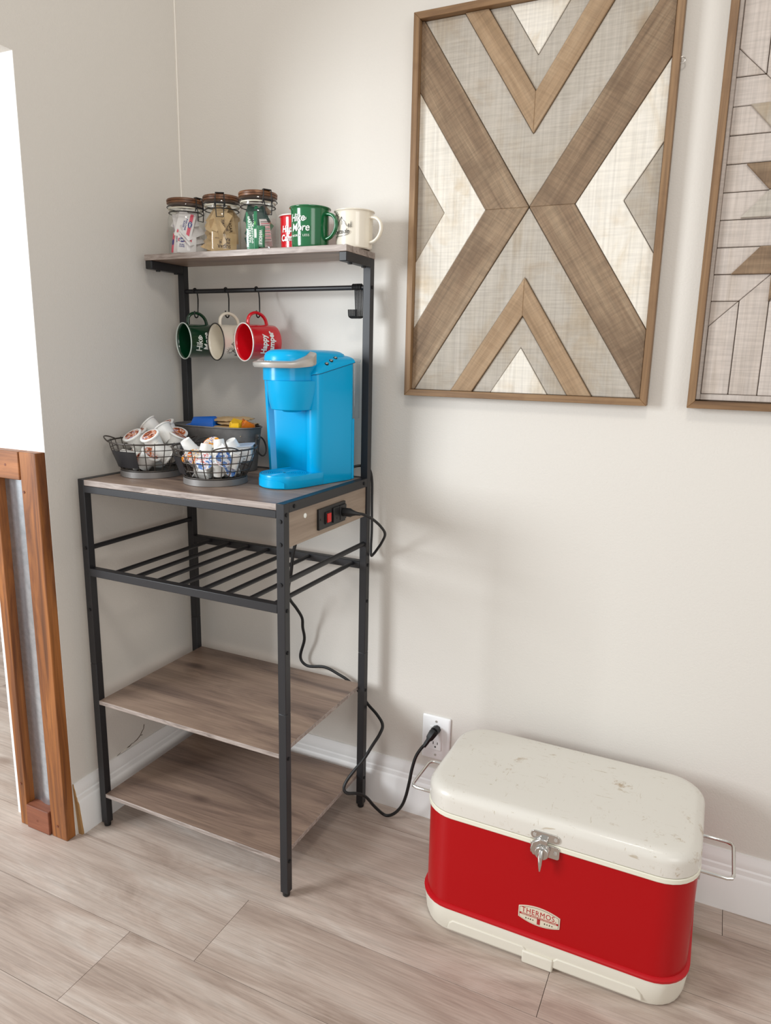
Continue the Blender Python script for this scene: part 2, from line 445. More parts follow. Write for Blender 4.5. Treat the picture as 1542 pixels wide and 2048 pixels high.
# caulk bead in the corner
MB().tube([(.0015, -.0015, 1.5), (.002, -.0015, 1.62), (.0015, -.002, 1.75), (.002, -.002, 2.0), (.0015, -.0015, 2.4)], .0028, 6).build('caulk_bead', 'caulk', wl)
prof = [(0, 0), (.0156, 0), (.0156, .092), (.0135, .097), (.0118, .099), (.0112, .110), (.0085, .1135), (.0092, .120), (.0078, .130), (.0045, .139), (.0035, .146), (0, .146)]
bb = struct(MB().loft([[(x, -t, z) for t, z in prof] for x in (0.0, 3.3)]).build('baseboard_back', 'trim', smooth=30))
bl = MB().loft([[(t, y0, z) for t, z in prof] for y0 in (0,)] + [[(t, -.482-.012*min(1, z/.13), z) for t, z in prof]])
bl = struct(bl.build('baseboard_left', 'trim', smooth=30))
MB().loft([[(t*.92, -.4815-.012*min(1, z/.13), z) for t, z in prof], [(t*.8, -.4875-.0085*min(1, z/.13)+.001*math.sin(z*400), z) for t, z in prof]]).build('broken_end', 'raw', bl)
# chipped paint above the baseboard
for pts in ([(-.345, .147), (-.325, .1495), (-.312, .152), (-.300, .1515), (-.288, .156)], [(-.288, .1535), (-.270, .1575), (-.258, .164), (-.250, .162)], [(-.262, .160), (-.252, .171), (-.244, .178), (-.241, .190)]):
    MB().tube([(.0004, y, z) for y, z in pts], [.0004, .0011, .0009, .0012, .0004][:len(pts)], 5).build('paint_crack', 'print_brown', wl)
MB().prism([(-.338, .1475), (-.318, .1535), (-.306, .1535), (-.322, .1485)], .0003, .0014, 'yz').build('paint_chip', 'caulk', wl, 0)
# ------------------------------------------------------------------ framed corrugated panel on the wall end
P = thing('metal_wall_panel', 'stained pine frame around a corrugated metal sheet on the wall end', 'wall panel', (-.085, -.51, 0))
F0 = -.5245; F1 = WE-.0012
MB().box(-.0525, .0008, F0, F1, 0, .998).build('post', 'stain', P, bevel=.002)
MB().box(-.168, -.140, F0, F1, 0, .932).build('post', 'stain', P, bevel=.002)
MB().box(-.168, -.0555, F0-.001, F1, .932, .998).build('top_board', 'stain_x', P, bevel=.002)
MB().box(-.139, -.0580, F0-.004, F1, 0, .066).build('bottom_block', 'stain_dark', P, bevel=.002)
sh = MB(); xs = [-.142+i*.0022 for i in range(41)]
def cz(x): return F1-.0042-.0028*math.cos(2*PI*(x+.092)/.068)
sh.loft([[(x, cz(x), z) for x in xs] + [(x, cz(x)+.0012, z) for x in reversed(xs)] for z in (.05, .94)])
sh.build('corrugated_sheet', 'sheet', P)
for x, z in ((-.045, .905), (-.03, .035), (-.10, .965), (-.10, .03), (-.155, .12)):
    MB().cyl((x, F0-.0015-(.003 if z < .06 and x < -.06 else 0), z), (x, F0+.002, z), .0032, 10).build('screw', 'stain_dark', P)

# ------------------------------------------------------------------ wall art
def poly_piece(poly, y0, y1, mat, parent, ang=0., bev=.0012, name='panel_piece'):
    cx = sum(p[0] for p in poly)/len(poly); cz_ = sum(p[1] for p in poly)/len(poly)
    ca, sa = math.cos(ang), math.sin(ang); q = []
    for x, z in poly:
        dx, dz = x-cx, z-cz_
        q.append((dx*ca+dz*sa, -dx*sa+dz*ca))
    mb = MB().prism(q, -(y0), -(y1))
    o = bpy.data.objects.new(name, mb.mesh(name, mat, 0)); COL.objects.link(o)
    o.parent = parent; l = wloc(parent); o.location = (cx-l.x, -l.y, cz_-l.z)
    o.rotation_euler = (0, -ang, 0)
    if bev: addbevel(o, bev, 1)
    return o
def frame(x0, x1, z0, z1, w, dep, parent):
    a = w
    poly_piece([(x0, z0), (x1, z0), (x1-a, z0+a), (x0+a, z0+a)], .004, dep, 'frame_h', parent, 0, .0008, 'frame_bottom')
    poly_piece([(x0, z1), (x0+a, z1-a), (x1-a, z1-a), (x1, z1)], .004, dep, 'frame_h', parent, 0, .0008, 'frame_top')
    poly_piece([(x0, z0), (x0+a, z0+a), (x0+a, z1-a), (x0, z1)], .004, dep, 'frame_v', parent, 0, .0008, 'frame_side')
    poly_piece([(x1, z0), (x1, z1), (x1-a, z1-a), (x1-a, z0+a)], .004, dep, 'frame_v', parent, 0, .0008, 'frame_side')
    MB().box(x0+.002, x1-.002, -.007, -.003, z0+.002, z1-.002).build('backing', 'backing', parent)
AX, AZ = .968, 1.5515
A1 = thing('wall_art', 'framed wood mosaic with a brown X and white side chevrons', 'wall art', (AX, -.0005, 1.139), 'framed wood wall art')
frame(.690, 1.248, 1.1385, 1.9645, .0145, .030, A1)
hw, hh, s_ = .2640, .3980, 1.545
ths = math.atan(s_)
A_ = lambda pts, d, mat, ang=0.: poly_piece([(AX+u, AZ+v) for u, v in pts], .007, d, mat, A1, ang)
uv = hh/s_
for sx in (-1, 1):
    for sz in (-1, 1):
        A_([(sx*.0006, 0), (sx*.0975, 0), (sx*hw, sz*s_*(hw-.0975)), (sx*hw, sz*hh), (sx*uv, sz*hh)], .0165, 'art_dark', ths*sx*sz)
        a, b = .0946, .1467
        A_([(0, sz*a*s_), (sx*(uv-a), sz*hh), (sx*(uv-b), sz*hh), (0, sz*b*s_)], .0185, 'art_tan', ths*sx*sz)
    A_([(sx*hw, s_*(hw-.0985)), (sx*.0985, 0), (sx*hw, -s_*(hw-.0985)), (sx*hw, -s_*(hw-.1955)), (sx*.1955, 0), (sx*hw, s_*(hw-.1955))], .0145, 'art_white')
    A_([(sx*hw, s_*(hw-.1965)), (sx*.1965, 0), (sx*hw, -s_*(hw-.1965))], .0125, 'art_grey')
for sz in (-1, 1):
    a = .094
    A_([(0, sz*.001), (-(uv-.0005), sz*hh), (-(uv-a), sz*hh), (0, sz*a*s_), (uv-a, sz*hh), (uv-.0005, sz*hh)], .0135, 'art_grey')
    a, b = .1475, .1915
    A_([(0, sz*a*s_), (-(uv-a), sz*hh), (-(uv-b), sz*hh), (0, sz*b*s_), (uv-b, sz*hh), (uv-a, sz*hh)], .0130, 'art_grey')
    b = .1925
    A_([(0, sz*b*s_), (-(uv-b), sz*hh), (uv-b, sz*hh)], .0150, 'art_white')
MB().tube([(1.250+.006*math.cos(t), -.012+.001*math.sin(t), 1.800+.006*math.sin(t)) for t in [2*PI*i/14 for i in range(14)]], .0011, 6, True).build('screw_eye', 'steel', A1)
# second art: pale planks with an arrow star, mirrored in four quadrants
BX, BZ = 1.605, 1.5535
A2 = thing('wall_art', 'framed pale plank mosaic with small raised brown arrow shapes', 'wall art', (BX, -.0005, 1.139), 'framed wood wall art')
frame(1.3266, 1.8834, 1.1385, 1.9645, .0145, .030, A2)
def clip(poly, fn):
    out = []
    for i, p in enumerate(poly):
        q = poly[(i+1) % len(poly)]; a, b = fn(p), fn(q)
        if a >= 0: out.append(p)
        if a*b < 0:
            t = a/(a-b); out.append((p[0]+(q[0]-p[0])*t, p[1]+(q[1]-p[1])*t))
    return out
bhw, bhh = .2640, .3980
g = .0007
ys = [0, .0505, .1015, .152, .203, .254, .305, .356, bhh-.013]
xq = [0, .050, .1005, .152, .2045, bhw-.0085]
dl = lambda p: (.2515+((bhw-.0085)-p[0])*-.9729*-1) if 0 else 0
def diag(p):          # >0 towards the middle of the panel
    return (.2517 - .0000 + ((bhw-.0085)-p[0])*-.973) - p[1]
def A2p(pts, d, mat, ang=0.):
    if len(pts) > 2: poly_piece([(BX+u, BZ+v) for u, v in pts], .007, d, mat, A2, ang)
for sx in (-1, 1):
    poly_piece([(BX+sx*(bhw-.0082), BZ-bhh), (BX+sx*bhw, BZ-bhh), (BX+sx*bhw, BZ+bhh), (BX+sx*(bhw-.0082), BZ+bhh)], .007, .0105, 'art_blush', A2)
    for sz in (-1, 1):
        T = lambda pts: [(sx*u, sz*v) for u, v in pts]
        for i in range(8):
            q = [(0, ys[i]+g), (bhw-.0085, ys[i]+g), (bhw-.0085, ys[i+1]-g), (0, ys[i+1]-g)]
            q = clip(q, lambda p: diag(p)-.0006)
            A2p(T(q), .0112 + .0006*((i*7) % 3), 'art_blush')
        for i in range(5):
            q = [(xq[i]+g, 0), (xq[i+1]-g, 0), (xq[i+1]-g, bhh-.013), (xq[i]+g, bhh-.013)]
            q = clip(q, lambda p: -diag(p)-.0006)
            A2p(T(q), .0115 + .0006*((i*5) % 3), 'art_blush')
        q = [(.0005, bhh-.0122), (bhw-.0085, bhh-.0122), (bhw-.0085, bhh), (.0005, bhh)]
        A2p(T(q), .0108, 'art_blush')
        # raised arrow shapes
        mat = 'art_dark' if sz > 0 else 'art_grey'
        A2p(T([(.1755, .0005), (.2205, .0485), (.0, .0485), (.0, .0005)]), .0185, mat)
        mat = 'art_dark' if sz < 0 else 'art_grey'
        A2p(T([(.1785, .1015), (.2255, .1525), (.155, .1525), (.108, .1015)]), .018, mat)
        A2p(T([(.1075, .1015), (.1545, .1525), (.154, .205), (.06, .1015)]), .0175, 'art_dark')

# ------------------------------------------------------------------ baker's rack
XL, XR, YF, YB, W_, ZT = .0306, .6103, -.4379, -.0419, .0195, .9308
Z1, Z2, ZR, ZS, TS, YSF = .3638, .0998, .7123, 1.4681, .0143, -.1814
R = thing('bakers_rack', 'black metal and grey wood coffee bar rack standing in the corner', 'rack', ((XL+XR)/2, (YF+YB)/2, 0))
for x0, y0, top in ((XL, YF, ZT), (XR-W_, YF, ZT), (XL, YB-W_, ZS-TS), (XR-W_, YB-W_, ZS-TS)):
    split = .462
    lg = MB().box(x0, x0+W_, y0, y0+W_, .012, split-.0004).box(x0+.0006, x0+W_-.0006, y0+.0006, y0+W_-.0006, split-.001, split+.001).box(x0, x0+W_, y0, y0+W_, split+.0004, top)
    lg.build('leg', 'black', R, bevel=.0016)
    MB().lathe([(.006, 0), (.0085, .002), (.009, .013)], 16, x0+W_/2, y0+W_/2).build('foot', 'rubber', R)
for x0 in (XL, XR-W_):
    MB().box(x0, x0+W_, YSF+.003, YB-W_, ZS-TS-.0205, ZS-TS).build('shelf_bracket', 'black', R, bevel=.0014)
    MB().box(x0+.0006, x0+W_-.0006, YSF+.0008, YSF+.003, ZS-TS-.020, ZS-TS-.0005).build('end_cap', 'blackplastic', R, bevel=.001)
    for y in (YSF+.035, YB-W_-.018):
        MB().cyl((x0+W_/2, y, ZS-TS-.0205), (x0+W_/2, y, ZS-TS-.0235), .0055, 12).build('bolt', 'rubber', R)
def board(x0, x1, y0, y1, z0, z1, name, edge=True):
    o = MB().box(x0, x1, y0, y1, z0, z1).build(name, 'rackwood', R, 0)
    o.data.materials.append(M['rackedge'])
    for p in o.data.polygons:
        if edge and abs(p.normal.z) < .5: p.material_index = 1
    addbevel(o, .0006, 1)
    return o
board(XL-.0015, XR, YSF, YB+.003, ZS-TS, ZS, 'top_shelf')
board(XL+W_, XR-W_, YF+.0005, YB-W_, ZT-.0145, ZT-.0008, 'counter_board')
board(XL+W_, XR-W_, YF+.0005, YB, Z1-.0105, Z1, 'shelf_board')
board(XL+W_, XR-W_, YF+.0005, YB, Z2-.0105, Z2, 'shelf_board')
MB().box(XL+W_, XR-W_, YF, YF+.016, ZT-.0315, ZT-.0148).build('front_rail', 'black', R, bevel=.0012)
MB().box(XL+W_, XR-W_, YB-W_, YB, ZT-.0205, ZT).build('back_rail', 'black', R, bevel=.0012)
for x0 in (XL, XR-W_):
    MB().box(x0, x0+W_, YF+W_, YB-W_, ZT-.0212, ZT).build('side_rail', 'black', R, bevel=.0012)
MB().box(XL+W_, XR-W_, YF, YF+W_, ZR-.0195, ZR).build('wine_rack_rail', 'black', R, bevel=.0012)
MB().box(XL+W_, XR-W_, YB-W_, YB, ZR-.0195, ZR).build('wine_rack_rail', 'black', R, bevel=.0012)
rod = MB().cyl((0, YF+W_-.001, 0), (0, YB-W_+.001, 0), .0054, 14)
rod_me = None
for i in range(8):
    x = .1116+.0655*i
    if rod_me is None:
        rod_me = rod.mesh('wine_rod', 'black')
    o = bpy.data.objects.new('wine_rod', rod_me); COL.objects.link(o); o.parent = R
    l = wloc(R); o.location = (x-l.x, -l.y, ZR-.0075-l.z)
for x in (.0406, XR-.0098):
    MB().cyl((x, YF+W_-.001, .760), (x, YB-W_+.001, .760), .0062, 14).build('guard_rod', 'black', R)
MB().cyl((XL+W_-.001, -.0517, 1.389), (XR-W_+.001, -.0517, 1.389), .0058, 16).build('hanging_bar', 'black', R)
for x, z in ((.6006, .894), (.6006, .845), (.6006, .758), (.0412, .762), (.0404, .605)):
    MB().cyl((x, YF+.001, z), (x, YF-.0024, z), .0042, 12).cyl((x, YF-.002, z), (x, YF-.0028, z), .0022, 6).build('bolt', 'rubber', R)
for y, z in ((-.4285, .907), (-.4285, .6994), (-.398, .9205), (-.0797, .9205), (-.0517, .7028), (-.0517, .605), (-.4285, .6044), (-.4285, .3538), (-.4285, .0933), (-.0517, .3536), (-.0517, .0919), (-.0517, 1.389)):
    MB().cyl((XR-.001, y, z), (XR+.0022, y, z), .0042, 12).cyl((XR+.002, y, z), (XR+.0026, y, z), .0022, 6).build('bolt', 'rubber', R)
# power panel on the right-hand side
sp = MB().box(XR-.0165, XR-.0045, YF+W_, YB-W_, .8335, ZT-.0212).build('side_panel', 'rackwood_y', R, bevel=.0006)
MB().lathe([(.0055, 0), (.0055, .0012), (.0045, .0018)], 18).xf(Matrix.Translation((XR-.0045, -.35, .8905)) @ Matrix.Rotation(PI/2, 4, 'Y')).build('screw_cap', 'print_white', R)
ps = MB().box(XR-.005, XR+.0015, -.300, -.177, .8465, .8945).build('power_strip', 'blackplastic', R, bevel=.0012)
MB().box(XR+.001, XR+.0045, -.2745, -.2505, .8565, .8835).build('switch_bezel', 'slot', ps, bevel=.0008)
MB().prism([(-.2705, .8595), (-.2545, .8595), (-.2545, .8805), (-.2705, .8805)], XR+.004, XR+.0075, 'yz').build('switch', 'redsw', ps, bevel=.001)
for y in (-.226, -.194):
    MB().box(XR+.001, XR+.0055, y-.0145, y+.0145, .853, .888).build('socket', 'blackplastic', ps, bevel=.0012)
    for dy, dz, hh_ in ((-.005, .004, .004), (.005, .004, .0035)):
        MB().box(XR+.005, XR+.0058, y+dy-.001, y+dy+.001, .8705+dz-hh_, .8705+dz+hh_).build('socket_slot', 'slot', ps)
    MB().cyl((XR+.005, y, .862), (XR+.0058, y, .862), .0022, 10).build('socket_slot', 'slot', ps)
for y in (-.293, -.184):
    MB().cyl((XR+.001, y, .8705), (XR+.0022, y, .8705), .0022, 10).build('screw', 'rubber', ps)

# ------------------------------------------------------------------ cords
def cord(name, pts, r, label, plug_pts, plug_r):
    loc = pts[0]
    o = MB().tube(smooth_path(pts, 6), r, 8).build(name, 'rubber', None)
    tag(o, label, 'cord')
    return o
rack_cord = [(.590, -.212, .862), (.545, -.208, .858), (.505, -.203, .832), (.488, -.2, .785), (.478, -.2, .745), (.465, -.19, .69), (.432, -.15, .64), (.404, -.1, .590), (.405, -.07, .555), (.410, -.05, .522), (.406, -.04, .49), (.405, -.030, .45), (.388, -.024, .392), (.41, -.022, .369), (.466, -.022, .377), (.514, -.022, .364), (.543, -.022, .352), (.576, -.022, .327), (.604, -.026, .3), (.645, -.05, .289), (.671, -.07, .276), (.67, -.085, .256), (0.656, -0.1, 0.226), (0.639, -0.115, 0.19), (0.62, -0.13, 0.161), (0.604, -0.142, 0.133), (0.6, -0.15, 0.114), (0.608, -0.148, 0.101), (0.63, -0.128, 0.094), (0.645, -0.108, 0.076), (0.659, -0.088, 0.042), (0.676, -0.069, 0.012), (0.692, -0.066, 0.009), (0.714, -0.07, 0.027), (0.736, -0.078, 0.06), (0.75, -0.085, 0.097), (0.761, -0.09, 0.145), (0.765, -0.085, 0.18), (.771, -.075, .213), (.779, -.06, .231), (.787, -.05, .241)]
rc = cord('power_cord', rack_cord, .0042, 'thick black power cord running from rack to the wall outlet', None, None)
# angled plug
a = Vector((.787, -.050, .241)); b = Vector((.7995, -.030, .266))
MB().tube([a-(b-a)*.25, a, a+(b-a)*.35, a+(b-a)*.5, b, b+(b-a)*.22], [.0052, .0062, .0066, .0105, .0125, .0105], 6).cyl(b+(b-a)*.1, (.8015, -.0085, .2665), .0115, 8).build('plug', 'rubber', rc)
kcord = [(.563, -.055, .955), (.585, -.040, .958), (.598, -.028, .950), (.603, -.021, .92), (.603, -.019, .86), (.604, -.019, .79), (.603, -.020, .745), (.607, -.026, .722), (.622, -.042, .732), (.640, -.056, .752), (.658, -.07, .774), (.678, -.095, .803), (.678, -.12, .827), (.671, -.15, .85), (.660, -.178, .866), (.646, -.194, .870)]
kc = cord('appliance_cord', kcord, .0034, 'thin black cord looping from coffee maker to the rack power strip', None, None)
MB().tube([(.6165, -.194, .8705), (.634, -.194, .8705), (.640, -.194, .8705), (.648, -.193, .870), (.656, -.186, .868)], [.0105, .0105, .0075, .005, .004], 8).build('plug', 'rubber', kc)

# ------------------------------------------------------------------ wall outlet
OX, OZ = .7985, .2385
O = thing('wall_outlet', 'white duplex wall outlet above the white baseboard', 'outlet', (OX, 0, OZ))
MB().loft([rr for rr in ([(x, -.0005, z) for x, z, _ in [(p[0], p[1], 0) for p in rrect(OX-.039, OX+.039, OZ-.062, OZ+.062, .003, 0, 3)]], [(x, -.004, z) for x, z in [(p[0], p[1]) for p in rrect(OX-.039, OX+.039, OZ-.062, OZ+.062, .003, 0, 3)]], [(x, -.0062, z) for x, z in [(p[0], p[1]) for p in rrect(OX-.036, OX+.036, OZ-.059, OZ+.059, .003, 0, 3)]])]).build('cover_plate', 'outlet', O)
rec = MB().box(OX-.0165, OX+.0165, -.0085, -.005, OZ-.0335, OZ+.0335).build('receptacle', 'outlet', O, bevel=.0008)
for dz in (-.0165, .0165):
    for dx, h in ((-.006, .004), (.006, .0033)):
        MB().box(OX+dx-.0009, OX+dx+.0009, -.0089, -.008, OZ+dz+.003-h, OZ+dz+.003+h).build('socket_slot', 'slot', rec)
    MB().cyl((OX, -.008, OZ+dz-.008), (OX, -.0089, OZ+dz-.008), .0024, 10).build('socket_slot', 'slot', rec)
for dz in (-.0485, .0485):
    MB().cyl((OX, -.006, OZ+dz), (OX, -.0072, OZ+dz), .0032, 12).build('screw', 'steel', O)

# ------------------------------------------------------------------ picnic cooler
CX0, CX1, CY0, CY1 = .900, 1.453, -.364, -.060
CC = ((CX0+CX1)/2, (CY0+CY1)/2, 0)
C = thing('picnic_cooler', 'vintage red metal cooler with worn cream lid on the floor', 'cooler', CC)
def cs(z, inset, r=.072): return rrect(CX0+inset, CX1-inset, CY0+inset, CY1-inset, r-inset*.6, z, 8)
base = MB().loft([cs(.0, .014), cs(.004, .006), cs(.018, .002), cs(.058, -.002), cs(.062, 0)]).build('base', 'coolcream', C)
bx = (CX0+CX1)/2
# raised skirt panels of the moulded base with a lower centre foot
for xa, xb in ((CX0+.086, bx-.035), (bx+.035, CX1-.088)):
    q = [(xa, .036), (xb, .036), (xb+.010, .026), (xb+.014, .012), (xa-.012, .012), (xa-.008, .028)]
    MB().prism([(x, z) for x, z in q], CY0-.0022, CY0+.01).build('base_moulding', 'coolcream', C, bevel=.002)
MB().box(bx-.036, bx+.028, CY0-.005, CY0+.01, .001, .030).build('base_foot', 'coolcream', C, bevel=.003)
MB().loft([cs(.060, .004), cs(.063, -.0035), cs(.068, -.004), cs(.072, .002)]).build('body_lip', 'coolredlip', C)
MB().loft([cs(.070, .002), cs(.075, .0025), cs(.282, .0025)]).build('body', 'coolred', C)
MB().loft([cs(.279, .001), cs(.281, -.0005), cs(.289, -.0005), cs(.2905, .001)]).build('lid_gasket', 'gasket', C)
lid_s = [cs(.2915, .002), cs(.2925, .0005), cs(.320, .0005)]
for i in range(1, 8):
    t = PI/2*i/7; lid_s.append(cs(.320+.022*math.sin(t), .0005+.022*(1-math.cos(t))))
lid_s += [cs(.3432, .05), cs(.3440, .09)]
MB().loft(lid_s).build('lid', 'coollid', C, smooth=50)
# latch
la = thing('latch', None, None); la.parent = C; la.location = (1.170-CC[0], CY0-CC[1], .288)
LX = lambda mb, n, mat, bev=.0: mb.build(n, mat, la, bevel=bev, world=False)
def pill(x0, x1, z0, z1, y0, y1, r):
    pts = [(p[0], p[1]) for p in rrect(x0, x1, z0, z1, r, 0, 5)]
    return MB().prism(pts, y0, y1)
LX(pill(-.029, .029, .008, .026, -.0025, .001, .0085), 'strike_plate', 'chrome', .0006)
LX(MB().cyl((-.021, -.002, .017), (-.021, -.004, .017), .0035, 12), 'rivet', 'steel')
LX(MB().cyl((.021, -.002, .017), (.021, -.004, .017), .0035, 12), 'rivet', 'steel')
LX(MB().box(-.010, .006, -.012, -.001, .004, .016), 'catch_tab', 'chrome', .002)
LX(pill(-.028, .030, -.026, .001, -.0030, .001, .005), 'keeper_plate', 'chrome', .0006)
LX(MB().cyl((.022, -.0025, -.012), (.022, -.0045, -.012), .0036, 12), 'rivet', 'steel')
LX(MB().prism([(-.028, -.012), (-.022, -.024), (-.002, -.027), (.010, -.022), (.012, -.004), (.002, .012), (-.008, .016), (-.024, .004)], -.011, -.0025), 'latch_arm', 'chrome', .0025)
LX(MB().cyl((-.003, -.010, -.012), (-.003, -.017, -.012), .0145, 20), 'latch_hub', 'chrome', .002)
LX(MB().tube([(-.003, -.018, -.003), (-.003, -.023, -.014), (-.003, -.022, -.030), (-.003, -.021, -.048)], [.0038, .0052, .0042, .0015], 10), 'latch_lever', 'chrome')
# badge
bd = thing('badge', None, None); bd.parent = C; bd.location = (1.1690-CC[0], CY0+.0022-CC[1], .1165)
def badge_outline(w, h, k):
    top = [(-w+2*w*i/14, h-k*((-1+2*i/14)**2)*h) for i in range(15)]
    return [(x, z) for x, z in top] + [(-x, -z) for x, z in top]
MB().prism(badge_outline(.0425, .0215, .42), -.0014, .0005).build('badge_border', 'badge', bd, world=False, bevel=.0004)
MB().prism(badge_outline(.0402, .0195, .42), -.0017, -.0013).build('badge_line', 'print_brown', bd, world=False)
MB().prism(badge_outline(.0395, .0189, .42), -.0019, -.0015).build('badge_face', 'badge', bd, world=False)
RXm = Matrix.Rotation(PI/2, 4, 'X')
def lay(mb, x, y, z): return mb.xf(Matrix.Translation((x, y, z)) @ RXm)
lay(text('THERMOS.', .0175, 0, 0, .80, 1.12), 0, -.0019, .0068).build('badge_lettering', 'badgered', bd, world=False)
MB().box(-.0395, .0395, -.0021, -.0016, -.0046, -.0002).build('badge_band', 'badgered', bd, world=False)
MB().box(-.0032, .0032, -.0021, -.0016, -.0172, -.004).build('badge_band', 'badgered', bd, world=False)
lay(text('FOREMOST BRAND IN OUTDOOR LIVING', .0040, .00005, 0, .95, 1.0), 0, -.0021, -.0024).build('badge_small_lettering', 'badge', bd, world=False)
for k_, x in enumerate((-.026, -.021, -.0165, -.0115, .0125, .0175, .0225, .0275)):
    h = .0026 if k_ % 2 else .0034
    lay(MB().add([(x-.0014, -.0105-h/2, .0002), (x+.0014, -.0105-h/2, .0002), (x+.0009, -.0105+h/2, .0002), (x-.0009, -.0105+h/2, .0002)], [(0, 1, 2, 3)]), 0, -.0018, .0).build('badge_picture', 'print_brown', bd, world=False)
for sx, xb in ((-1, CX0), (1, CX1)):
    hz = .262; ya, yb_ = -.268, -.150
    e = .060
    pts = [(xb-sx*.001, ya, hz), (xb+sx*(e-.012), ya, hz), (xb+sx*(e-.003), ya+.004, hz), (xb+sx*e, ya+.014, hz), (xb+sx*e, yb_-.014, hz), (xb+sx*(e-.003), yb_-.004, hz), (xb+sx*(e-.012), yb_, hz), (xb-sx*.001, yb_, hz)]
    hd = MB().tube(pts, .0036, 10).build('handle', 'chrome', C)
    x0, x1 = sorted((xb-sx*.003, xb+sx*.0012))
    MB().box(x0, x1, ya-.012, yb_+.012, hz-.012, hz+.012).build('handle_plate', 'steel', hd, bevel=.0008)

# ------------------------------------------------------------------ coffee maker
th = math.radians(14)
K = thing('coffee_maker', 'turquoise single-serve coffee maker with silver handle on the rack counter', 'coffee maker', (.4871, -.1214, ZT+.0003), rot=(0, 0, -th))
KB = lambda mb, n, mat, bev=0, sm=40, par=None: mb.build(n, mat, par or K, sm, bev, world=False)
def arc(cx, cy, r, a0, a1, n=6): return [(cx+r*math.cos(math.radians(a0+(a1-a0)*i/n)), cy+r*math.sin(math.radians(a0+(a1-a0)*i/n))) for i in range(n+1)]
def body_outline(xl, top=None):
    p = []
    p += arc(.09-.014, .055-.014, .014, 0, 90)
    p += arc(xl+.014, .055-.014, .014, 90, 180)
    p += arc(xl+.007, -.063, .007, 180, 270, 5)
    p += [(xl+.012, -.0695), (xl+.016, -.064), (xl+.020, -.058), (xl+.028, -.0565)]
    p += [(.0, -.0565), (.022, -.0575), (.038, -.061), (.050, -.068)]
    p += arc(.066, -.053, .024, 232, 360, 10)
    return p
def ztop(y): return .2535 + max(0, y+.075)*.222
secs = []
for z, xl in ((0, -.083), (.003, -.0845), (.13, -.0925), (.235, -.099)):
    secs.append([(x, y, z) for x, y in body_outline(xl)])
secs[0] = [(x*.985, y*.985, 0) for x, y in body_outline(-.083)]
secs.append([(x, y, ztop(y) if x > .02 else .262) for x, y in body_outline(-.100)])
KB(MB().loft(secs), 'body', 'blue', sm=45)
# button panel: domed cap over the right column
pan = []
ysn = [-.0775, -.076, -.070, -.060, -.048, -.034, -.018, .0, .02, .04, .054]
def zi(y): return .2575 + .044*(1-math.exp(-(y+.0775)/.026)) - .10*max(0, y-.02)**1.2
def pan_pt(y, t):
    f0 = math.sqrt(max(0, 1-((-.056-y)/.0215)**2)) if y < -.056 else 1.
    xr = .069 + .021*f0; xl = .050 - .024*f0
    z0 = ztop(y)+.0004; z1 = max(z0+.0005, zi(y))
    a = t*PI/2
    return (xl+(xr-xl)*math.cos(a)**.75 if t < 1 else xl, y, z0+(z1-z0)*math.sin(a))
for y in ysn:
    row = [pan_pt(y, i/10) for i in range(11)]
    row += [(row[-1][0], y, row[0][2]-.02), (row[0][0], y, row[0][2]-.0006)]
    pan.append(row)
pn = KB(MB().loft(pan), 'button_panel', 'bluelid', sm=50)
MB().tube([(x+.0004, y, z-.0002) for x, y, z in [pan_pt(y, 0) for y in ysn[1:]]], .0006, 5).build('panel_seam', 'seam', pn, world=False)
for y, t in ((-.036, .36), (-.018, .43), (.002, .53)):
    x, y_, z = pan_pt(y, t)
    MB().lathe([(.0048, -.001), (.0048, .0012), (.0040, .0016)], 16).xf(Matrix.Translation((x, y, z)) @ Matrix.Rotation(math.radians(28), 4, 'Y') @ Matrix.Rotation(math.radians(20), 4, 'X')).build('button_bezel', 'slot', pn, world=False)
    MB().lathe([(.0034, .001), (.0034, .0022), (.0018, .0032)], 14).xf(Matrix.Translation((x, y, z)) @ Matrix.Rotation(math.radians(28), 4, 'Y') @ Matrix.Rotation(math.radians(20), 4, 'X')).build('button', 'chrome', pn, world=False)
# brew head and funnel
HX, HY = .014, -.0905
KB(MB().loft([stadium(HX, HY, r, .02, z) for r, z in ((.0575, .2395), (.0590, .2405), (.0590, .270))]), 'brew_head', 'blue')
KB(MB().loft([stadium(HX+.010, HY, r, yb, z) for r, yb, z in ((.0455, -.05, .1735), (.0485, -.05, .175), (.0530, -.05, .193), (.0565, -.05, .216), (.0585, -.05, .240))]), 'brew_funnel', 'blue')
KB(MB().lathe([(.020, .168), (.024, .171), (.026, .176)], 24, HX+.010, HY), 'brew_spout', 'blue')
# silver handle: U-shaped band, taller at its two ends
def handle_secs():
    out = []
    path = []
    for i in range(5): path.append((1, HY+.050-.0125*i, (180., i/4)))
    for i in range(1, 24): path.append((0, 0, (180.+180.*i/24, 1)))
    for i in range(5): path.append((2, HY+.0032*i, (360., 1-i/4)))
    for kind, yy, (ang, t) in path:
        back = 1-t
        a = math.radians(ang); c, s = math.cos(a), math.sin(a)
        lift = max(0., (s+.55)/.55) if s > -.55 else 0.
        lift = lift*.6 + back*.4
        zb = .2685 + .007*lift; zt = .2800 + .0215*lift
        ro, ri = .0790-.002*back, .0575
        cy = yy if kind else HY
        O = lambda r: (HX+r*c, (cy if kind else HY+r*s*1.06))
        oX, oY = O(ro); iX, iY = O(ri); mX, mY = O(ro-.003)
        out.append([(oX, oY, zb+.004), (mX, mY, zb), (iX, iY, zb), (iX, iY, zt+.004), (mX, mY, zt+.0015), (oX, oY, zt-.001)])
    return out
hn = KB(MB().loft(handle_secs()), 'lid_handle', 'steel', sm=45)
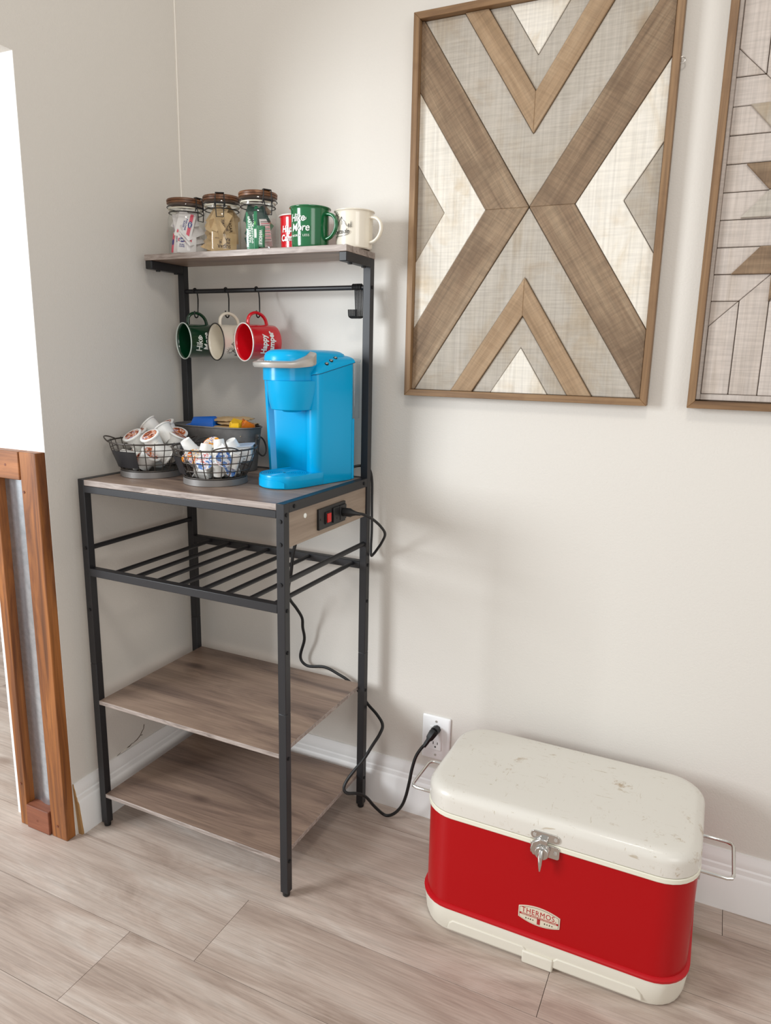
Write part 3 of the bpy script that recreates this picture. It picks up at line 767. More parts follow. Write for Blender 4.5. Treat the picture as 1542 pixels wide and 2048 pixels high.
for i in range(9):
    a = math.radians(228+7*i); r = .0680
    MB().box(-.0016, .0016, -.0010, .0010, 0, .0004).xf(Matrix.Translation((HX+r*math.cos(a), HY+r*1.06*math.sin(a), .2829)) @ Matrix.Rotation(a+PI/2, 4, 'Z')).build('handle_lettering', 'print_white', hn, 0, world=False)
KB(MB().loft([stadium(HX+.001, HY, r, yb, z, rb=min(.02, r*.5)) for r, yb, z in ((.0562, .050, .262), (.0567, .052, .286), (.0560, .053, .2945), (.0525, .050, .3015), (.045, .044, .3062), (.034, .036, .3086), (.017, .016, .3096))]), 'lid', 'bluelid', sm=60)
# drip tray
TX0, TY0 = .0345, -.1265
tray = KB(MB().loft([stadium(TX0, TY0, r, -.046, z) for r, z in ((.0545, 0), (.0565, .003), (.0575, .026), (.0567, .0295), (.0535, .0300), (.052, .0285))]), 'drip_tray', 'blue')
pr = []
for i in range(10):
    r = .0510-.005*i
    pr += [(r, .0298), (r-.0028, .0298), (r-.0031, .0284), (r-.0047, .0284)]
pr = [p for p in pr if p[0] > .003]
MB().lathe([(.0515, .027)] + pr + [(.003, .0284)], 48, TX0, TY0).build('tray_grate', 'bluelid', tray, world=False)
MB().cyl((TX0, TY0, .0299), (TX0, TY0, .0283), .0035, 12).build('grate_hole', 'slot', tray, world=False)
fr_ = []
for i in range(19):
    a = math.radians(205+112*i/18)
    hgt = .0195 - (.006*max(0, (i-15)/3)**2)
    c, s = math.cos(a), math.sin(a)
    fr_.append([(TX0+r*c, TY0+r*s, z) for r, z in ((.0560, .0025), (.0583, .0025), (.0585, hgt), (.0560, hgt+.001))])
MB().loft(fr_).build('tray_front', 'bluelid', tray, world=False)
# reservoir at the back with clear tank
KB(MB().loft([rrect(-.05, .084, .052, .064, .006, z, 4) for z in (.0, .148)]), 'reservoir_base', 'blue')
KB(MB().loft([rrect(-.055, .089, .0525, .078, .008, z, 4) for z in (.149, .284)]), 'water_tank', 'clear')
KB(MB().loft([rrect(-.056+i, .090-i, .050+i, .080-i, .008, z, 4) for i, z in ((0, .283), (0, .289), (.004, .292))]), 'tank_lid', 'clear')

# ------------------------------------------------------------------ mugs
def mug(name, label, bodymat, inmat, rimmat, group, h=.089, rb=.0425, rt=.0442, rim=.0482, handlemat=None):
    t = thing(name, label, 'mug', group=group)
    B = lambda mb, n, mat, bev=0: mb.build(n, mat, t, 45, bev, world=False)
    B(MB().loft([[(r*math.cos(2*PI*j/48), r*math.sin(2*PI*j/48), z) for j in range(48)] for r, z in ((.034, .0012), (.037, 0), (rb-.001, .002), (rb, .006), (rb+.0006, .03), (rt, h-.008), (rt+.0008, h-.004), (rim-.0012, h-.0012))], True, False), 'body', bodymat)
    B(MB().loft([[(r*math.cos(2*PI*j/48), r*math.sin(2*PI*j/48), z) for j in range(48)] for r, z in ((rim-.0012, h-.0010), (rt-.0006, h-.004), (rt-.0016, h-.008), (rb-.0016, .008), (rb-.006, .003), (.02, .0026))], False, True), 'inside', inmat)
    B(MB().ring([(rim-.0016+.0016*math.cos(a), h-.0012+.0016*math.sin(a)) for a in [2*PI*i/8 for i in range(8)]], 48), 'rim', rimmat)
    pts = [(rt-.003, 0, h-.016), (rt+.006, 0, h-.0155), (rt+.016, 0, h-.018), (rt+.024, 0, h-.025), (rt+.028, 0, h-.036), (rt+.0265, 0, h-.048), (rt+.020, 0, h-.059), (rt+.010, 0, h-.0665), (rb-.002, 0, h-.070)]
    B(MB().tube(smooth_path(pts, 4), 0, flat=(.0058, .0016), up=(0, 1, 0)) if False else MB().tube(smooth_path(pts, 4), .004, 10), 'handle', handlemat or bodymat)
    for v in t.children:
        if v.name.startswith('handle'):
            v.scale = (1, 1.45, 1)
    return t
RT = .0448
def put(t, mb, n, mat): return mb.build(n, mat, t, 0, world=False)
def deco_green(t, a0):
    put(t, wrap(text('Hike', .0235, .0002, .15, .95, .95), RT, a0-.10, .0625), 'lettering', 'print_white')
    put(t, wrap(text('More', .0235, .0002, .15, .95, .95), RT, a0+.06, .0415), 'lettering', 'print_white')
    put(t, wrap(text('WORRY LESS', .0068, 0, 0, 1., 1.25), RT, a0+.05, .0245), 'lettering', 'print_white')
    put(t, wrap(line2d([(.012, .004), (.016, -.001), (.0195, .001), (.019, .005)], .0016), RT, a0-.02, .058), 'swash', 'print_white')
def deco_red(t, a0):
    put(t, wrap(text('Happy', .0212, .0007, .1, .9, 1.02), RT, a0-.05, .0535), 'lettering', 'print_white')
    put(t, wrap(text('Camper', .0212, .0007, .1, .9, 1.02), RT, a0, .0325), 'lettering', 'print_white')
def deco_cream(t, a0):
    L = lambda pts, w=.0008, c=False: put(t, wrap(line2d(pts, w, c), RT-.0002, a0, .045), 'drawing', 'print_black')
    L([(-.030, -.004), (-.022, .008), (-.016, .016), (-.011, .010), (-.006, .004)])
    L([(-.012, .003), (-.004, .013), (.002, .021), (.006, .015), (.010, .011), (.014, .004), (.018, .000)])
    L([(.002, .021), (.001, .013), (.004, .011), (.003, .004)])
    L([(-.016, .016), (-.017, .009), (-.014, .007)])
    for x, h in ((.021, .010), (.0265, .015), (-.031, .011)):
        L([(x, -.004), (x, -.004+h)], .0007)
        for k in range(3):
            L([(x-.0022+.0004*k, -.001+h*.22*k), (x, .001+h*.22*k), (x+.0022-.0004*k, -.001+h*.22*k)], .0006)
    cxs, cys = -.016, .022
    L([(cxs+.0055*math.cos(a), cys+.0055*math.sin(a)) for a in [2*PI*i/16 for i in range(16)]], .0007, True)
    for i in range(10):
        a = 2*PI*i/10
        L([(cxs+.0075*math.cos(a), cys+.0075*math.sin(a)), (cxs+.0105*math.cos(a), cys+.0105*math.sin(a))], .0006)
    put(t, wrap(text('outside', .0150, -.0001, .35, 1.05, .92), RT, a0, .0345), 'lettering', 'print_black')
    L([(-.018, -.021), (-.004, -.020), (.010, -.019), (.020, -.0165), (.024, -.012), (.021, -.009), (.017, -.0105)], .0007)
GS = 'camp mugs on the top shelf'; GH = 'camp mugs hanging from hooks'
m = mug('camp_mug', 'green enamel mug lettered Hike More standing on the top shelf', 'green', 'darkgreen', 'green', GS)
m.location = (.4868, -.130, ZS+.0004); m.rotation_euler = (0, 0, math.radians(-5)); deco_green(m, math.radians(-90))
m = mug('camp_mug', 'red enamel mug standing behind green mug on the top shelf', 'red', 'red', 'rimwhite', GS)
m.location = (.4165, -.0740, ZS+.0004); m.scale = (.93, .93, .95); m.rotation_euler = (0, 0, math.radians(8)); deco_red(m, math.radians(-88))
m = mug('camp_mug', 'cream enamel mug with mountain drawing at end of top shelf', 'cream', 'cream', 'cream', GS, h=.083, rb=.0420, rt=.0435, rim=.0472)
m.location = (.5815, -.0915, ZS+.0004); m.rotation_euler = (0, 0, math.radians(-4)); deco_cream(m, math.radians(-102))
def hang(t, mouth, ang, sc=1., roll=0.):
    mdir = Vector((-math.cos(math.radians(ang)), -math.sin(math.radians(ang)), -.03)).normalized()
    X = (Vector((0, 0, 1)) - mdir*mdir.z).normalized(); Y = mdir.cross(X)
    rot = Matrix((X, Y, mdir)).transposed()
    rot = Matrix.Rotation(math.radians(roll), 3, mdir) @ rot
    t.rotation_euler = rot.to_euler(); t.location = Vector(mouth) - mdir*.089
m = mug('camp_mug', 'green enamel mug with pale rim hanging from a hook', 'darkgreen', 'darkgreen', 'rimgreen', GH)
deco_green(m, math.radians(-96)); hang(m, (.0772, -.1030, 1.2586), 65)
m = mug('camp_mug', 'cream enamel mug with sun drawing hanging between green and red mugs', 'cream', 'cream', 'rimblack', GH)
deco_cream(m, math.radians(-100)); hang(m, (.1840, -.1040, 1.2572), 65)
m = mug('camp_mug', 'red enamel mug lettered Happy Camper hanging from a hook', 'red', 'red', 'rimwhite', GH)
deco_red(m, math.radians(-96)); hang(m, (.2825, -.1175, 1.2574), 66)
# S hooks
def hook_pts(x, lean=0., dx=0.):
    pts = []
    yb, zb, r = -.0517, 1.389, .0078
    for i in range(9):
        a = math.radians(-40+ (220)*i/8); pts.append((x, yb+r*math.cos(a)*-1, zb+r*math.sin(a)))
    # pts run from the front, over the bar, to the back; long shank down then lower hook
    pts += [(x+dx*.35, yb+r*.6, zb-.020), (x+dx, yb-.010, zb-.050)]
    yc, zc = yb-.017, zb-.062
    for i in range(7):
        a = math.radians(0-180*i/6); pts.append((x+dx, yc+.007*math.cos(a), zc+.007*math.sin(a)))
    pts.append((x+dx, yc-.007, zc+.010))
    return pts
for x, nm in ((.0790, 'green'), (.1810, 'cream'), (.2780, 'red')):
    single('s_hook', MB().tube(smooth_path(hook_pts(x, 0, .016), 2), .0017, 8), 'rubber', 'black S hook holding the %s mug on the bar' % nm, 'hook', (x, -.0517, 1.389), 'hooks carrying mugs')
for i in range(6):
    x = .5600+.0042*i; pts = []
    yb, zb, r = -.0517, 1.389, .0078
    for k in range(9):
        a = math.radians(-40+220*k/8); pts.append((x, yb-r*math.cos(a), zb+r*math.sin(a)))
    dx = .006
    pts += [(x+dx*.5, yb+.004, zb-.022), (x+dx, yb+.001, zb-.052)]
    for k in range(7):
        a = math.radians(-180*k/6); pts.append((x+dx-.0065+.0065*math.cos(a), yb-.004+.006*math.cos(a), zb-.064+.0065*math.sin(a)))
    pts.append((x+dx-.0135, yb-.0105, zb-.051))
    single('s_hook', MB().tube(smooth_path(pts, 2), .0017, 8), 'rubber', 'empty black S hook bunched at the end of the bar', 'hook', (x, yb, zb), 'empty hooks bunched by the post')

# ------------------------------------------------------------------ clip-top jars
JR = .0445
def jar(loc, label, clasp_ang):
    t = thing('clip_top_jar', label, 'jar', loc, 'clip-top jars on the top shelf', rot=(0, 0, clasp_ang))
    B = lambda mb, n, mat, bev=0: mb.build(n, mat, t, 50, bev, world=False)
    n = 40
    prof = [(.036, .0015), (JR-.004, .0), (JR-.001, .004), (JR, .012), (JR, .088), (JR-.003, .098), (JR-.0055, .103), (JR-.004, .106), (JR-.0042, .112)]
    B(MB().loft([[(r*math.cos(2*PI*j/n), r*math.sin(2*PI*j/n), z) for j in range(n)] for r, z in prof], True, False), 'glass_body', 'glass')
    B(MB().ring([(JR-.0055, .1115), (JR-.002, .1115), (JR-.002, .114), (JR-.0055, .114)], n), 'rubber_seal', 'gasket')
    B(MB().loft([[(r*math.cos(2*PI*j/n), r*math.sin(2*PI*j/n), z) for j in range(n)] for r, z in ((JR-.002, .114), (JR+.0005, .1155), (JR+.0005, .122), (JR-.001, .1245))], False, False), 'glass_lid', 'glass')
    B(MB().lathe([(JR-.003, .1235), (JR+.0012, .1245), (JR+.0018, .127), (JR+.0015, .1285), (JR-.001, .1287), (JR-.001, .1295), (JR+.0018, .1297), (JR+.0022, .133), (JR+.0005, .1355), (JR-.004, .1362)], n), 'wooden_lid', 'lidwood')
    cl = JR-.003
    B(MB().tube([((cl)*math.cos(2*PI*j/n), (cl)*math.sin(2*PI*j/n), .1035) for j in range(n)], .0013, 6, True), 'wire_band', 'rubber')
    B(MB().tube([((JR+.0012)*math.cos(2*PI*j/n), (JR+.0012)*math.sin(2*PI*j/n), .1165) for j in range(n)], .0010, 6, True), 'wire_band', 'rubber')
    # clasp at local angle 0: bail over the wood, side links and lever
    c = JR+.0045
    B(MB().tube([(c-.003, -.0115, .106), (c+.001, -.0125, .113), (c, -.0105, .125), (c-.001, -.010, .1372), (c-.001, .010, .1372), (c, .0105, .125), (c+.001, .0125, .113), (c-.003, .0115, .106)], .0014, 6), 'clasp_bail', 'rubber')
    B(MB().box(c-.010, c-.0005, -.0095, .0095, .1358, .1385), 'clasp_plate', 'wire', .0006)
    B(MB().tube([(c-.001, -.010, .1165), (c+.004, -.0095, .103), (c+.0025, -.0085, .082), (c+.0025, .0085, .082), (c+.004, .0095, .103), (c-.001, .010, .1165)], .0013, 6), 'clasp_lever', 'rubber')
    B(MB().tube([(c-.001, -.0125, .1135), (c-.001, .0125, .1135)], .0013, 6), 'clasp_pin', 'rubber')
    return t
J1, J2, J3 = (.1050, -.108, ZS+.0004), (.2190, -.108, ZS+.0004), (.3305, -.113, ZS+.0004)
jar(J1, 'glass clip-top jar of pink and white sugar packets on shelf', math.radians(-6))
jar(J2, 'glass clip-top jar of brown sugar packets, middle of the three jars', math.radians(-58))
jar(J3, 'glass clip-top jar of green sweetener packets beside the red mug', math.radians(-28))

# packets: flat pillow built in local xy, printed artwork on +z
def packet_mesh(w, h, t=.0035, mat='paper_white'):
    nx, ny = 8, 6; vs = []; fs = []
    for s in (1, -1):
        for j in range(ny+1):
            for i in range(nx+1):
                x = -w/2+w*i/nx; y = -h/2+h*j/ny
                ex = min(1, min(i, nx-i)/1.6); ey = min(1, min(j, ny-j)/1.3)
                vs.append((x, y, s*(t/2*math.sqrt(ex*ey)+.00025)))
    o = (nx+1)*(ny+1)
    for j in range(ny):
        for i in range(nx):
            a = j*(nx+1)+i
            fs.append((a, a+1, a+nx+2, a+nx+1)); fs.append((o+a, o+a+nx+1, o+a+nx+2, o+a+1))
    rim = [i for i in range(nx+1)] + [j*(nx+1)+nx for j in range(1, ny+1)] + [ny*(nx+1)+i for i in range(nx-1, -1, -1)] + [j*(nx+1) for j in range(ny-1, 0, -1)]
    for a, b in zip(rim, rim[1:]+rim[:1]): fs.append((a, o+a, o+b, b))
    return MB().add(vs, fs).mesh('packet', mat, 60)
def place(o, centre, n, upish, spin=0.):
    n = Vector(n).normalized(); u = Vector(upish); u = (u-n*u.dot(n)).normalized(); x = u.cross(n)
    m3 = Matrix((x, u, n)).transposed() @ Matrix.Rotation(spin, 3, 'Z')
    o.rotation_euler = m3.to_euler(); o.location = centre
def packet(me, name, label, group, centre, n, spin, arts=()):
    o = bpy.data.objects.new(name, me); COL.objects.link(o)
    tag(o, label, 'packet', group); place(o, centre, n, (0, 0, 1), math.radians(spin))
    for mb, nm, mat in arts:
        c = mb.build(nm, mat, o, 0, world=False)
    return o
def rect(x0, x1, y0, y1, z): return MB().box(x0, x1, y0, y1, z-.0002, z+.0002)
def disc(x, y, rx, ry, z): return MB().prism([(x+rx*math.cos(2*PI*i/18), y+ry*math.sin(2*PI*i/18)) for i in range(18)], z-.0002, z+.0002, 'xy')
def shift(mb, x, y, z, rot=0): return mb.xf(Matrix.Translation((x, y, z)) @ Matrix.Rotation(math.radians(rot), 4, 'Z'))
ZA = .0022
def sugar_art(flip=1):
    return [(rect(-.030, .030, .0075, .0155, ZA), 'pink_band', 'pink'), (disc(-.004, .0115, .0085, .0052, ZA+.0002), 'oval_logo', 'navy'),
            (shift(text('C&H', .0062, .0002), -.004, .0115, ZA+.0004), 'lettering', 'print_white'),
            (shift(text('PURE CANE\nSUGAR', .0055, .0001), -.002, -.001, ZA), 'lettering', 'navy'), (rect(.014, .022, -.016, -.012, ZA), 'pink_mark', 'pink')]
pk_w = packet_mesh(.062, .042, mat='paper_white'); pk_w2 = packet_mesh(.030, .052, mat='paper_white')
def around(J, ang, rad, z): return (J[0]+rad*math.cos(math.radians(ang)), J[1]+rad*math.sin(math.radians(ang)), J[2]+z)
G1 = 'sugar packets in the first jar'
dirv = lambda a, e=0.: (math.cos(math.radians(a))*math.cos(math.radians(e)), math.sin(math.radians(a))*math.cos(math.radians(e)), math.sin(math.radians(e)))
packet(pk_w, 'sugar_packet', 'white sugar packet with pink band lying highest in the jar', G1, around(J1, -56, .0235, .073), dirv(-56, 8), -104, sugar_art())
packet(pk_w2, 'sugar_packet', 'narrow white sugar packet standing upright against the jar glass', G1, around(J1, -108, .030, .030), dirv(-100, 5), -6, [(rect(-.0135, -.0065, -.023, .023, ZA), 'pink_band', 'pink'), (disc(-.010, .002, .0035, .0075, ZA+.0002), 'oval_logo', 'navy'), (shift(text('SUGAR', .006, .0001), .004, .012, ZA, -90), 'lettering', 'navy')])
packet(packet_mesh(.046, .040), 'sugar_packet', 'white sugar packet with oval logo near the jar bottom', G1, around(J1, -50, .028, .026), dirv(-50, 3), -3, [(rect(-.021, .012, .007, .0145, ZA), 'pink_band', 'pink'), (disc(-.012, .0105, .0075, .0055, ZA+.0002), 'oval_logo', 'navy'), (shift(text('C&H', .006, .0002), -.012, .0105, ZA+.0004), 'lettering', 'print_white'), (shift(text('PURE\nCANE', .005, .0001), -.012, -.003, ZA), 'lettering', 'navy')])
for k, (a, rd, z, na, e, sp) in enumerate(((-6, .024, .062, -30, 35, 30), (-2, .024, .045, -15, 40, 20), (-8, .028, .026, -25, 5, -50), (140, .02, .05, -40, 0, 80), (60, .016, .03, -50, 10, 40), (-60, .006, .088, -60, 20, 12), (170, .012, .085, -80, 15, -20), (100, .02, .07, 100, 0, 60))):
    packet(pk_w, 'sugar_packet', 'plain side of a white sugar packet wedged inside the jar', G1, around(J1, a, rd*.8, z), dirv(na, e), sp)
pk_s = packet_mesh(.050, .034, .003, 'paper_white'); pk_l = packet_mesh(.048, .034, .003, 'paper_lilac'); rn = random.Random(11)
for k in range(12):
    z = .022 + .0062*k; a = rn.uniform(-180, 180)
    packet(pk_l if k % 3 == 0 else pk_s, 'sugar_packet', 'plain side of a white sugar packet wedged inside the jar' if k % 3 else 'lilac grey back of a sugar packet wedged inside the jar', G1, around(J1, a, .010, z), dirv(rn.uniform(-110, 20), rn.uniform(-25, 35)), rn.uniform(-80, 80))
G2 = 'brown sugar packets in the middle jar'
def raw_art():
    return [(shift(text('SUGAR', .0105, .0002, 0, .95), 0, -.009, ZA+.0002, 180), 'lettering', 'print_brown'), (shift(text('IN THE', .0085, .0002), .001, .000, ZA+.0002, 180), 'lettering', 'print_brown'), (shift(text('RAW', .0095, .0002), .004, .008, ZA+.0002, 180), 'lettering', 'print_brown'), (rect(-.022, -.010, .0095, .0102, ZA), 'rule', 'print_brown'), (rect(-.022, -.010, .0075, .0080, ZA), 'rule', 'print_brown')]
pk_b = packet_mesh(.062, .046, .004, 'paper_brown')
packet(pk_b, 'raw_sugar_packet', 'brown raw sugar packet upside down at the jar bottom', G2, around(J2, -46, .0255, .027), dirv(-46, 3), -2, raw_art())
packet(pk_b, 'raw_sugar_packet', 'brown raw sugar packet turned sideways high in the jar', G2, around(J2, -30, .024, .066), dirv(-30, 3), 97, raw_art())
packet(pk_b, 'raw_sugar_packet', 'brown raw sugar packet behind the jar clasp', G2, around(J2, -75, .0215, .074), dirv(-72, 0), 60, [(rect(.004, .014, -.012, -.0115, ZA), 'rule', 'print_brown')])
for k, (a, rd, z, na, e, sp) in enumerate(((-110, .025, .055, -100, -10, 40), (-115, .025, .03, -95, 10, 30), (-100, .022, .085, -90, 20, 70), (150, .02, .04, -60, 10, 10), (60, .02, .06, -50, 0, 90), (100, .02, .085, -60, 5, 40), (-130, .02, .02, -60, 50, -30))):
    packet(pk_b, 'raw_sugar_packet', 'blank side of a brown sugar packet inside the jar', G2, around(J2, a, rd*.85, z), dirv(na, e), sp)
pk_bs = packet_mesh(.050, .036, .0035, 'paper_brown')
for k in range(9):
    z = .022 + .0082*k
    packet(pk_bs, 'raw_sugar_packet', 'blank side of a brown sugar packet inside the jar', G2, around(J2, rn.uniform(-180, 180), .010, z), dirv(rn.uniform(-120, 20), rn.uniform(-25, 35)), rn.uniform(-80, 80))
G3 = 'sweetener packets in the third jar'
pk_g = packet_mesh(.030, .058, .0045, 'leafgreen'); pk_g2 = packet_mesh(.022, .048, .005, 'leafgreen'); pk_d = packet_mesh(.042, .040, .004, 'darkpacket'); pk_t = packet_mesh(.026, .05, .003, 'paper_white')
def we_art(w, two=True):
    a = [(shift(text('WHOLE', .0098, .0003, 0, .95), .003 if two else 0, .004 if two else -.002, ZA+.0005, -90), 'lettering', 'print_white'), (disc(w/2-.005, .002, .0022, .004, ZA+.0002), 'leaf', 'leafgreen2')]
    if two: a.append((shift(text('EARTH', .0098, .0003, 0, .95), -.0055, .004, ZA+.0005, -90), 'lettering', 'print_white'))
    return a
packet(pk_g, 'sweetener_packet', 'green sweetener packet with two rows of white lettering', G3, around(J3, -92, .026, .062), dirv(-84, 2), 2, we_art(.030))
packet(pk_g, 'sweetener_packet', 'green sweetener packet standing low at the jar front', G3, around(J3, -88, .0265, .0310), dirv(-80, 2), 3, we_art(.030))
packet(pk_g2, 'sweetener_packet', 'narrow green sweetener packet with one row of white lettering', G3, around(J3, -48, .0335, .034), dirv(-48, 0), -2, we_art(.022, False))
packet(packet_mesh(.012, .05, .006, 'leafgreen'), 'sweetener_packet', 'thin green sweetener packet seen edge on', G3, around(J3, -66, .033, .030), dirv(-66, 0), 2, [(rect(-.003, .003, 0, .02, .0031), 'white_flash', 'print_white')])
packet(pk_d, 'sweetener_packet', 'dark green packet near the jar neck', G3, around(J3, -50, .022, .079), dirv(-50, 8), 25)
packet(pk_d, 'sweetener_packet', 'dark green packet tucked at the back', G3, around(J3, -120, .012, .085), dirv(-70, 10), -15)
packet(pk_t, 'sweetener_packet', 'pale packet printed with fine lines among the green ones', G3, around(J3, -20, .029, .050), dirv(-28, 0), 8, [(rect(-.011, .011, -.022+.004*i, -.0208+.004*i, ZA-.0003), 'rule', 'pink' if i % 2 else 'print_brown') for i in range(11)])
packet(pk_t, 'sweetener_packet', 'pale brown packet leaning behind the printed one', G3, around(J3, 10, .022, .04), dirv(-10, 0), 14)

pk_gs = packet_mesh(.040, .034, .0035, 'leafgreen'); pk_ds = packet_mesh(.042, .034, .0035, 'darkpacket'); pk_ts = packet_mesh(.034, .03, .003, 'paper_tan')
for k in range(9):
    z = .024 + .0085*k
    me, lab = ((pk_ds, 'dark green packet wedged among the sweeteners'), (pk_gs, 'plain green packet wedged among the sweeteners'), (pk_ts, 'tan packet wedged among the sweeteners'))[k % 3]
    packet(me, 'sweetener_packet', lab, G3, around(J3, 20 if k % 3 == 2 else rn.uniform(-180, 180), .012, z), dirv(rn.uniform(-100, 10), rn.uniform(-20, 30)), rn.uniform(-60, 60))
# ------------------------------------------------------------------ wire baskets
def basket(loc, label, plate_ang, loops):
    t = thing('wire_basket', label, 'basket', loc, 'wire baskets on the counter')
    B = lambda mb, n, mat, bev=0: mb.build(n, mat, t, 45, bev, world=False)
    rr, rh = .0735, .0145
    B(MB().ring([(rr, 0), (rr+.0012, .0005), (rr+.0005, rh), (rr-.001, rh), (rr-.001, 0)], 48), 'base_band', 'zinc')
    bp = [(rr-.004, rh-.001), (rr-.002, rh+.003), (.080, .032), (.088, .052), (.0940, .070), (.0968, .0835)]
    wp = smooth_path([(r, 0, z) for r, z in bp], 3)
    wp.append(Vector((.0985, 0, .0862))); wp.append(Vector((.0998, 0, .0835)))
    me = MB().tube(wp, .00115, 6).mesh('wire', 'wire')
    for i in range(26):
        o = bpy.data.objects.new('wire', me); COL.objects.link(o); o.parent = t; o.rotation_euler = (0, 0, 2*PI*i/26)
    for r, z, w in ((rr-.002, rh+.002, .0016), (.0808, .034, .00115), (.0886, .0535, .00115), (.0935, .069, .0010), (.0975, .0838, .0021)):
        B(MB().tube([(r*math.cos(2*PI*j/48), r*math.sin(2*PI*j/48), z) for j in range(48)], w, 6, True), 'hoop', 'wire')
    B(MB().lathe([(.002, rh-.003), (rr-.004, rh-.003), (rr-.004, rh-.0015), (.002, rh-.0015)], 40), 'floor_disc', 'wire')
    # small chalk plate following the flare
    secs = []
    for i in range(9):
        a = plate_ang - .42 + .84*i/8
        secs.append([(r*math.cos(a), r*math.sin(a), z) for r, z in ((.0805, .026), (.0820, .0255), (.0955, .0655), (.0940, .066))])
    B(MB().loft(secs), 'chalk_plate', 'black')
    # bail loops on opposite sides
    for s in loops:
        pts = []
        for i in range(13):
            u = -1+2*i/12; a = s+u*.34
            r = .0985+.012*(1-u*u); z = .0835+.010*(1-u*u)
            pts.append((r*math.cos(a), r*math.sin(a), z))
        B(MB().tube(pts, .0016, 6), 'handle_loop', 'wire')
    return t
B1 = (.1235, -.290, ZT-.0004); B2 = (.3245, -.2945, ZT-.0004)
basket(B1, 'wire basket of coffee pods near the wall on counter', math.radians(-92), (math.radians(42), math.radians(-150)))
basket(B2, 'wire basket of creamer cups in front of the oval tub', math.radians(-128), (math.radians(138), math.radians(-38)))
# coffee pods
def pod_parts():
    c = MB().loft([[(r*math.cos(2*PI*j/28), r*math.sin(2*PI*j/28), z) for j in range(28)] for r, z in ((.016, -.0435), (.0175, -.0440), (.0182, -.0425), (.0213, -.006), (.0215, -.004), (.0250, -.0032), (.0255, -.0016), (.0250, -.0004))]).mesh('cup', 'whitecup', 40)
    l = MB().lathe([(.0243, -.0006), (.0243, .0002), (.0238, .0004)], 28).mesh('lid', 'white', 40)
    d = MB().lathe([(.0192, .0003), (.0192, .0006)], 28).mesh('lid_print', 'podlid', 40)
    return c, l, d
PC, PL_, PD = pod_parts()
def pod(label, pos, n, spin=0., group='coffee pods heaped in the basket'):
    t = thing('coffee_pod', label, 'coffee pod', pos, group, rot=orient(n, spin))
    c = bpy.data.objects.new('cup', PC); COL.objects.link(c); c.parent = t
    l = bpy.data.objects.new('lid', PL_); COL.objects.link(l); l.parent = t
    d = bpy.data.objects.new('lid_print', PD); COL.objects.link(d); d.parent = l
    return t
pod('white coffee pod, printed lid tilted up beside the wall', (.0905, -.3180, 1.029), axes(-.36, .42, .83), .3)
pod('white coffee pod, printed lid tilted up at basket middle', (.1440, -.3150, 1.031), axes(-.30, .46, .83), 1.1)
pod('white coffee pod with lid half hidden at back of basket', (.0540, -.2620, 1.0270), axes(-.42, .30, .85), 2.)
pod('white coffee pod lying on its side with lid facing the wall', (.0540, -.2260, 1.0500), axes(-.72, -.10, .68), .5)
pod('white coffee pod tipped over with its base facing the room', (.1290, -.2560, 1.0440), axes(-.62, -.28, .73), .8)
pod('white coffee pod with brown lid showing behind the tipped pod', (.0930, -.2050, 1.0480), axes(-.38, .28, .88), 3.)
pod('white coffee pod peeking out low behind the tipped pod', (.1370, -.2060, 1.0290), axes(.25, .40, .88), 1.7)
pod('white coffee pod leaning against the basket rim', (.1790, -.2480, 1.0270), axes(.42, -.05, .90), .9)
for k, (x, y, z, n) in enumerate(((.163, -.330, .990, (.5, .2, .6)), (.105, -.265, .985, (-.3, .2, .8)), (.128, -.340, .970, (.9, .1, -.2)), (.180, -.290, .978, (.6, -.3, -.5)), (.092, -.33, .976, (-.6, .3, .3)))):
    pod('white coffee pod buried under the others in the basket', (x, y, z), axes(*n), k*.7)
# creamer cups
def creamer_parts():
    c = MB()
    prof = [(.0095, -.0335), (.0118, -.0340), (.0125, -.0320), (.0150, -.012), (.0160, -.0105), (.0172, -.002), (.0200, -.0016), (.0204, -.0006), (.0200, .0002)]
    n = 28; secs = []
    for r, z in prof:
        secs.append([((r+(.0003*(-1)**j if -.031 < z < -.013 else 0))*math.cos(2*PI*j/n), (r+(.0003*(-1)**j if -.031 < z < -.013 else 0))*math.sin(2*PI*j/n), z) for j in range(n)])
    return c.loft(secs).mesh('cup', 'whitecup', 40), {k: MB().lathe([(.0198, 0), (.0200, .0004), (.0190, .0006)], 28).mesh('foil_lid', k, 40) for k in ('foil_a', 'foil_b', 'foil_c', 'white')}
CC_, CL_ = creamer_parts()
def creamer(label, pos, n, foil, spin=0.):
    t = thing('creamer_cup', label, 'creamer', pos, 'creamer cups heaped in the basket', rot=orient(n, spin))
    c = bpy.data.objects.new('cup', CC_); COL.objects.link(c); c.parent = t
    l = bpy.data.objects.new('foil_lid', CL_[foil]); COL.objects.link(l); l.parent = t
    return t
creamer('white creamer cup on top of heap with base up, beside label plate', (.2760, -.3140, 1.0000), axes(.45, -.25, -.80), 'foil_b')
creamer('creamer cup with rainbow foil lid turned up on the heap', (.3000, -.2760, 1.0200), axes(-.15, .55, .80), 'foil_b', .4)
creamer('white creamer cup upside down in front of rainbow one', (.3230, -.3300, .9900), axes(-.10, .15, -.95), 'foil_a')
creamer('white creamer cup upside down at top middle of heap', (.3300, -.2800, .9960), axes(.15, .1, -.97), 'foil_a')
creamer('white creamer cup lying on its side on the heap', (.3640, -.3060, 1.0060), axes(.75, -.35, .25), 'foil_a')
creamer('creamer cup with orange lid pressed on the front wires', (.3200, -.3560, .9960), axes(.30, .70, .50), 'foil_b', 2.)
creamer('creamer cup with blue lid pressed on the front wires', (.3480, -.3610, .9880), axes(-.05, .85, .50), 'foil_a', .6)
creamer('creamer cup with blue lid turned sideways behind the wires', (.3880, -.3440, .9960), axes(.55, .55, .25), 'foil_a', 1.9)
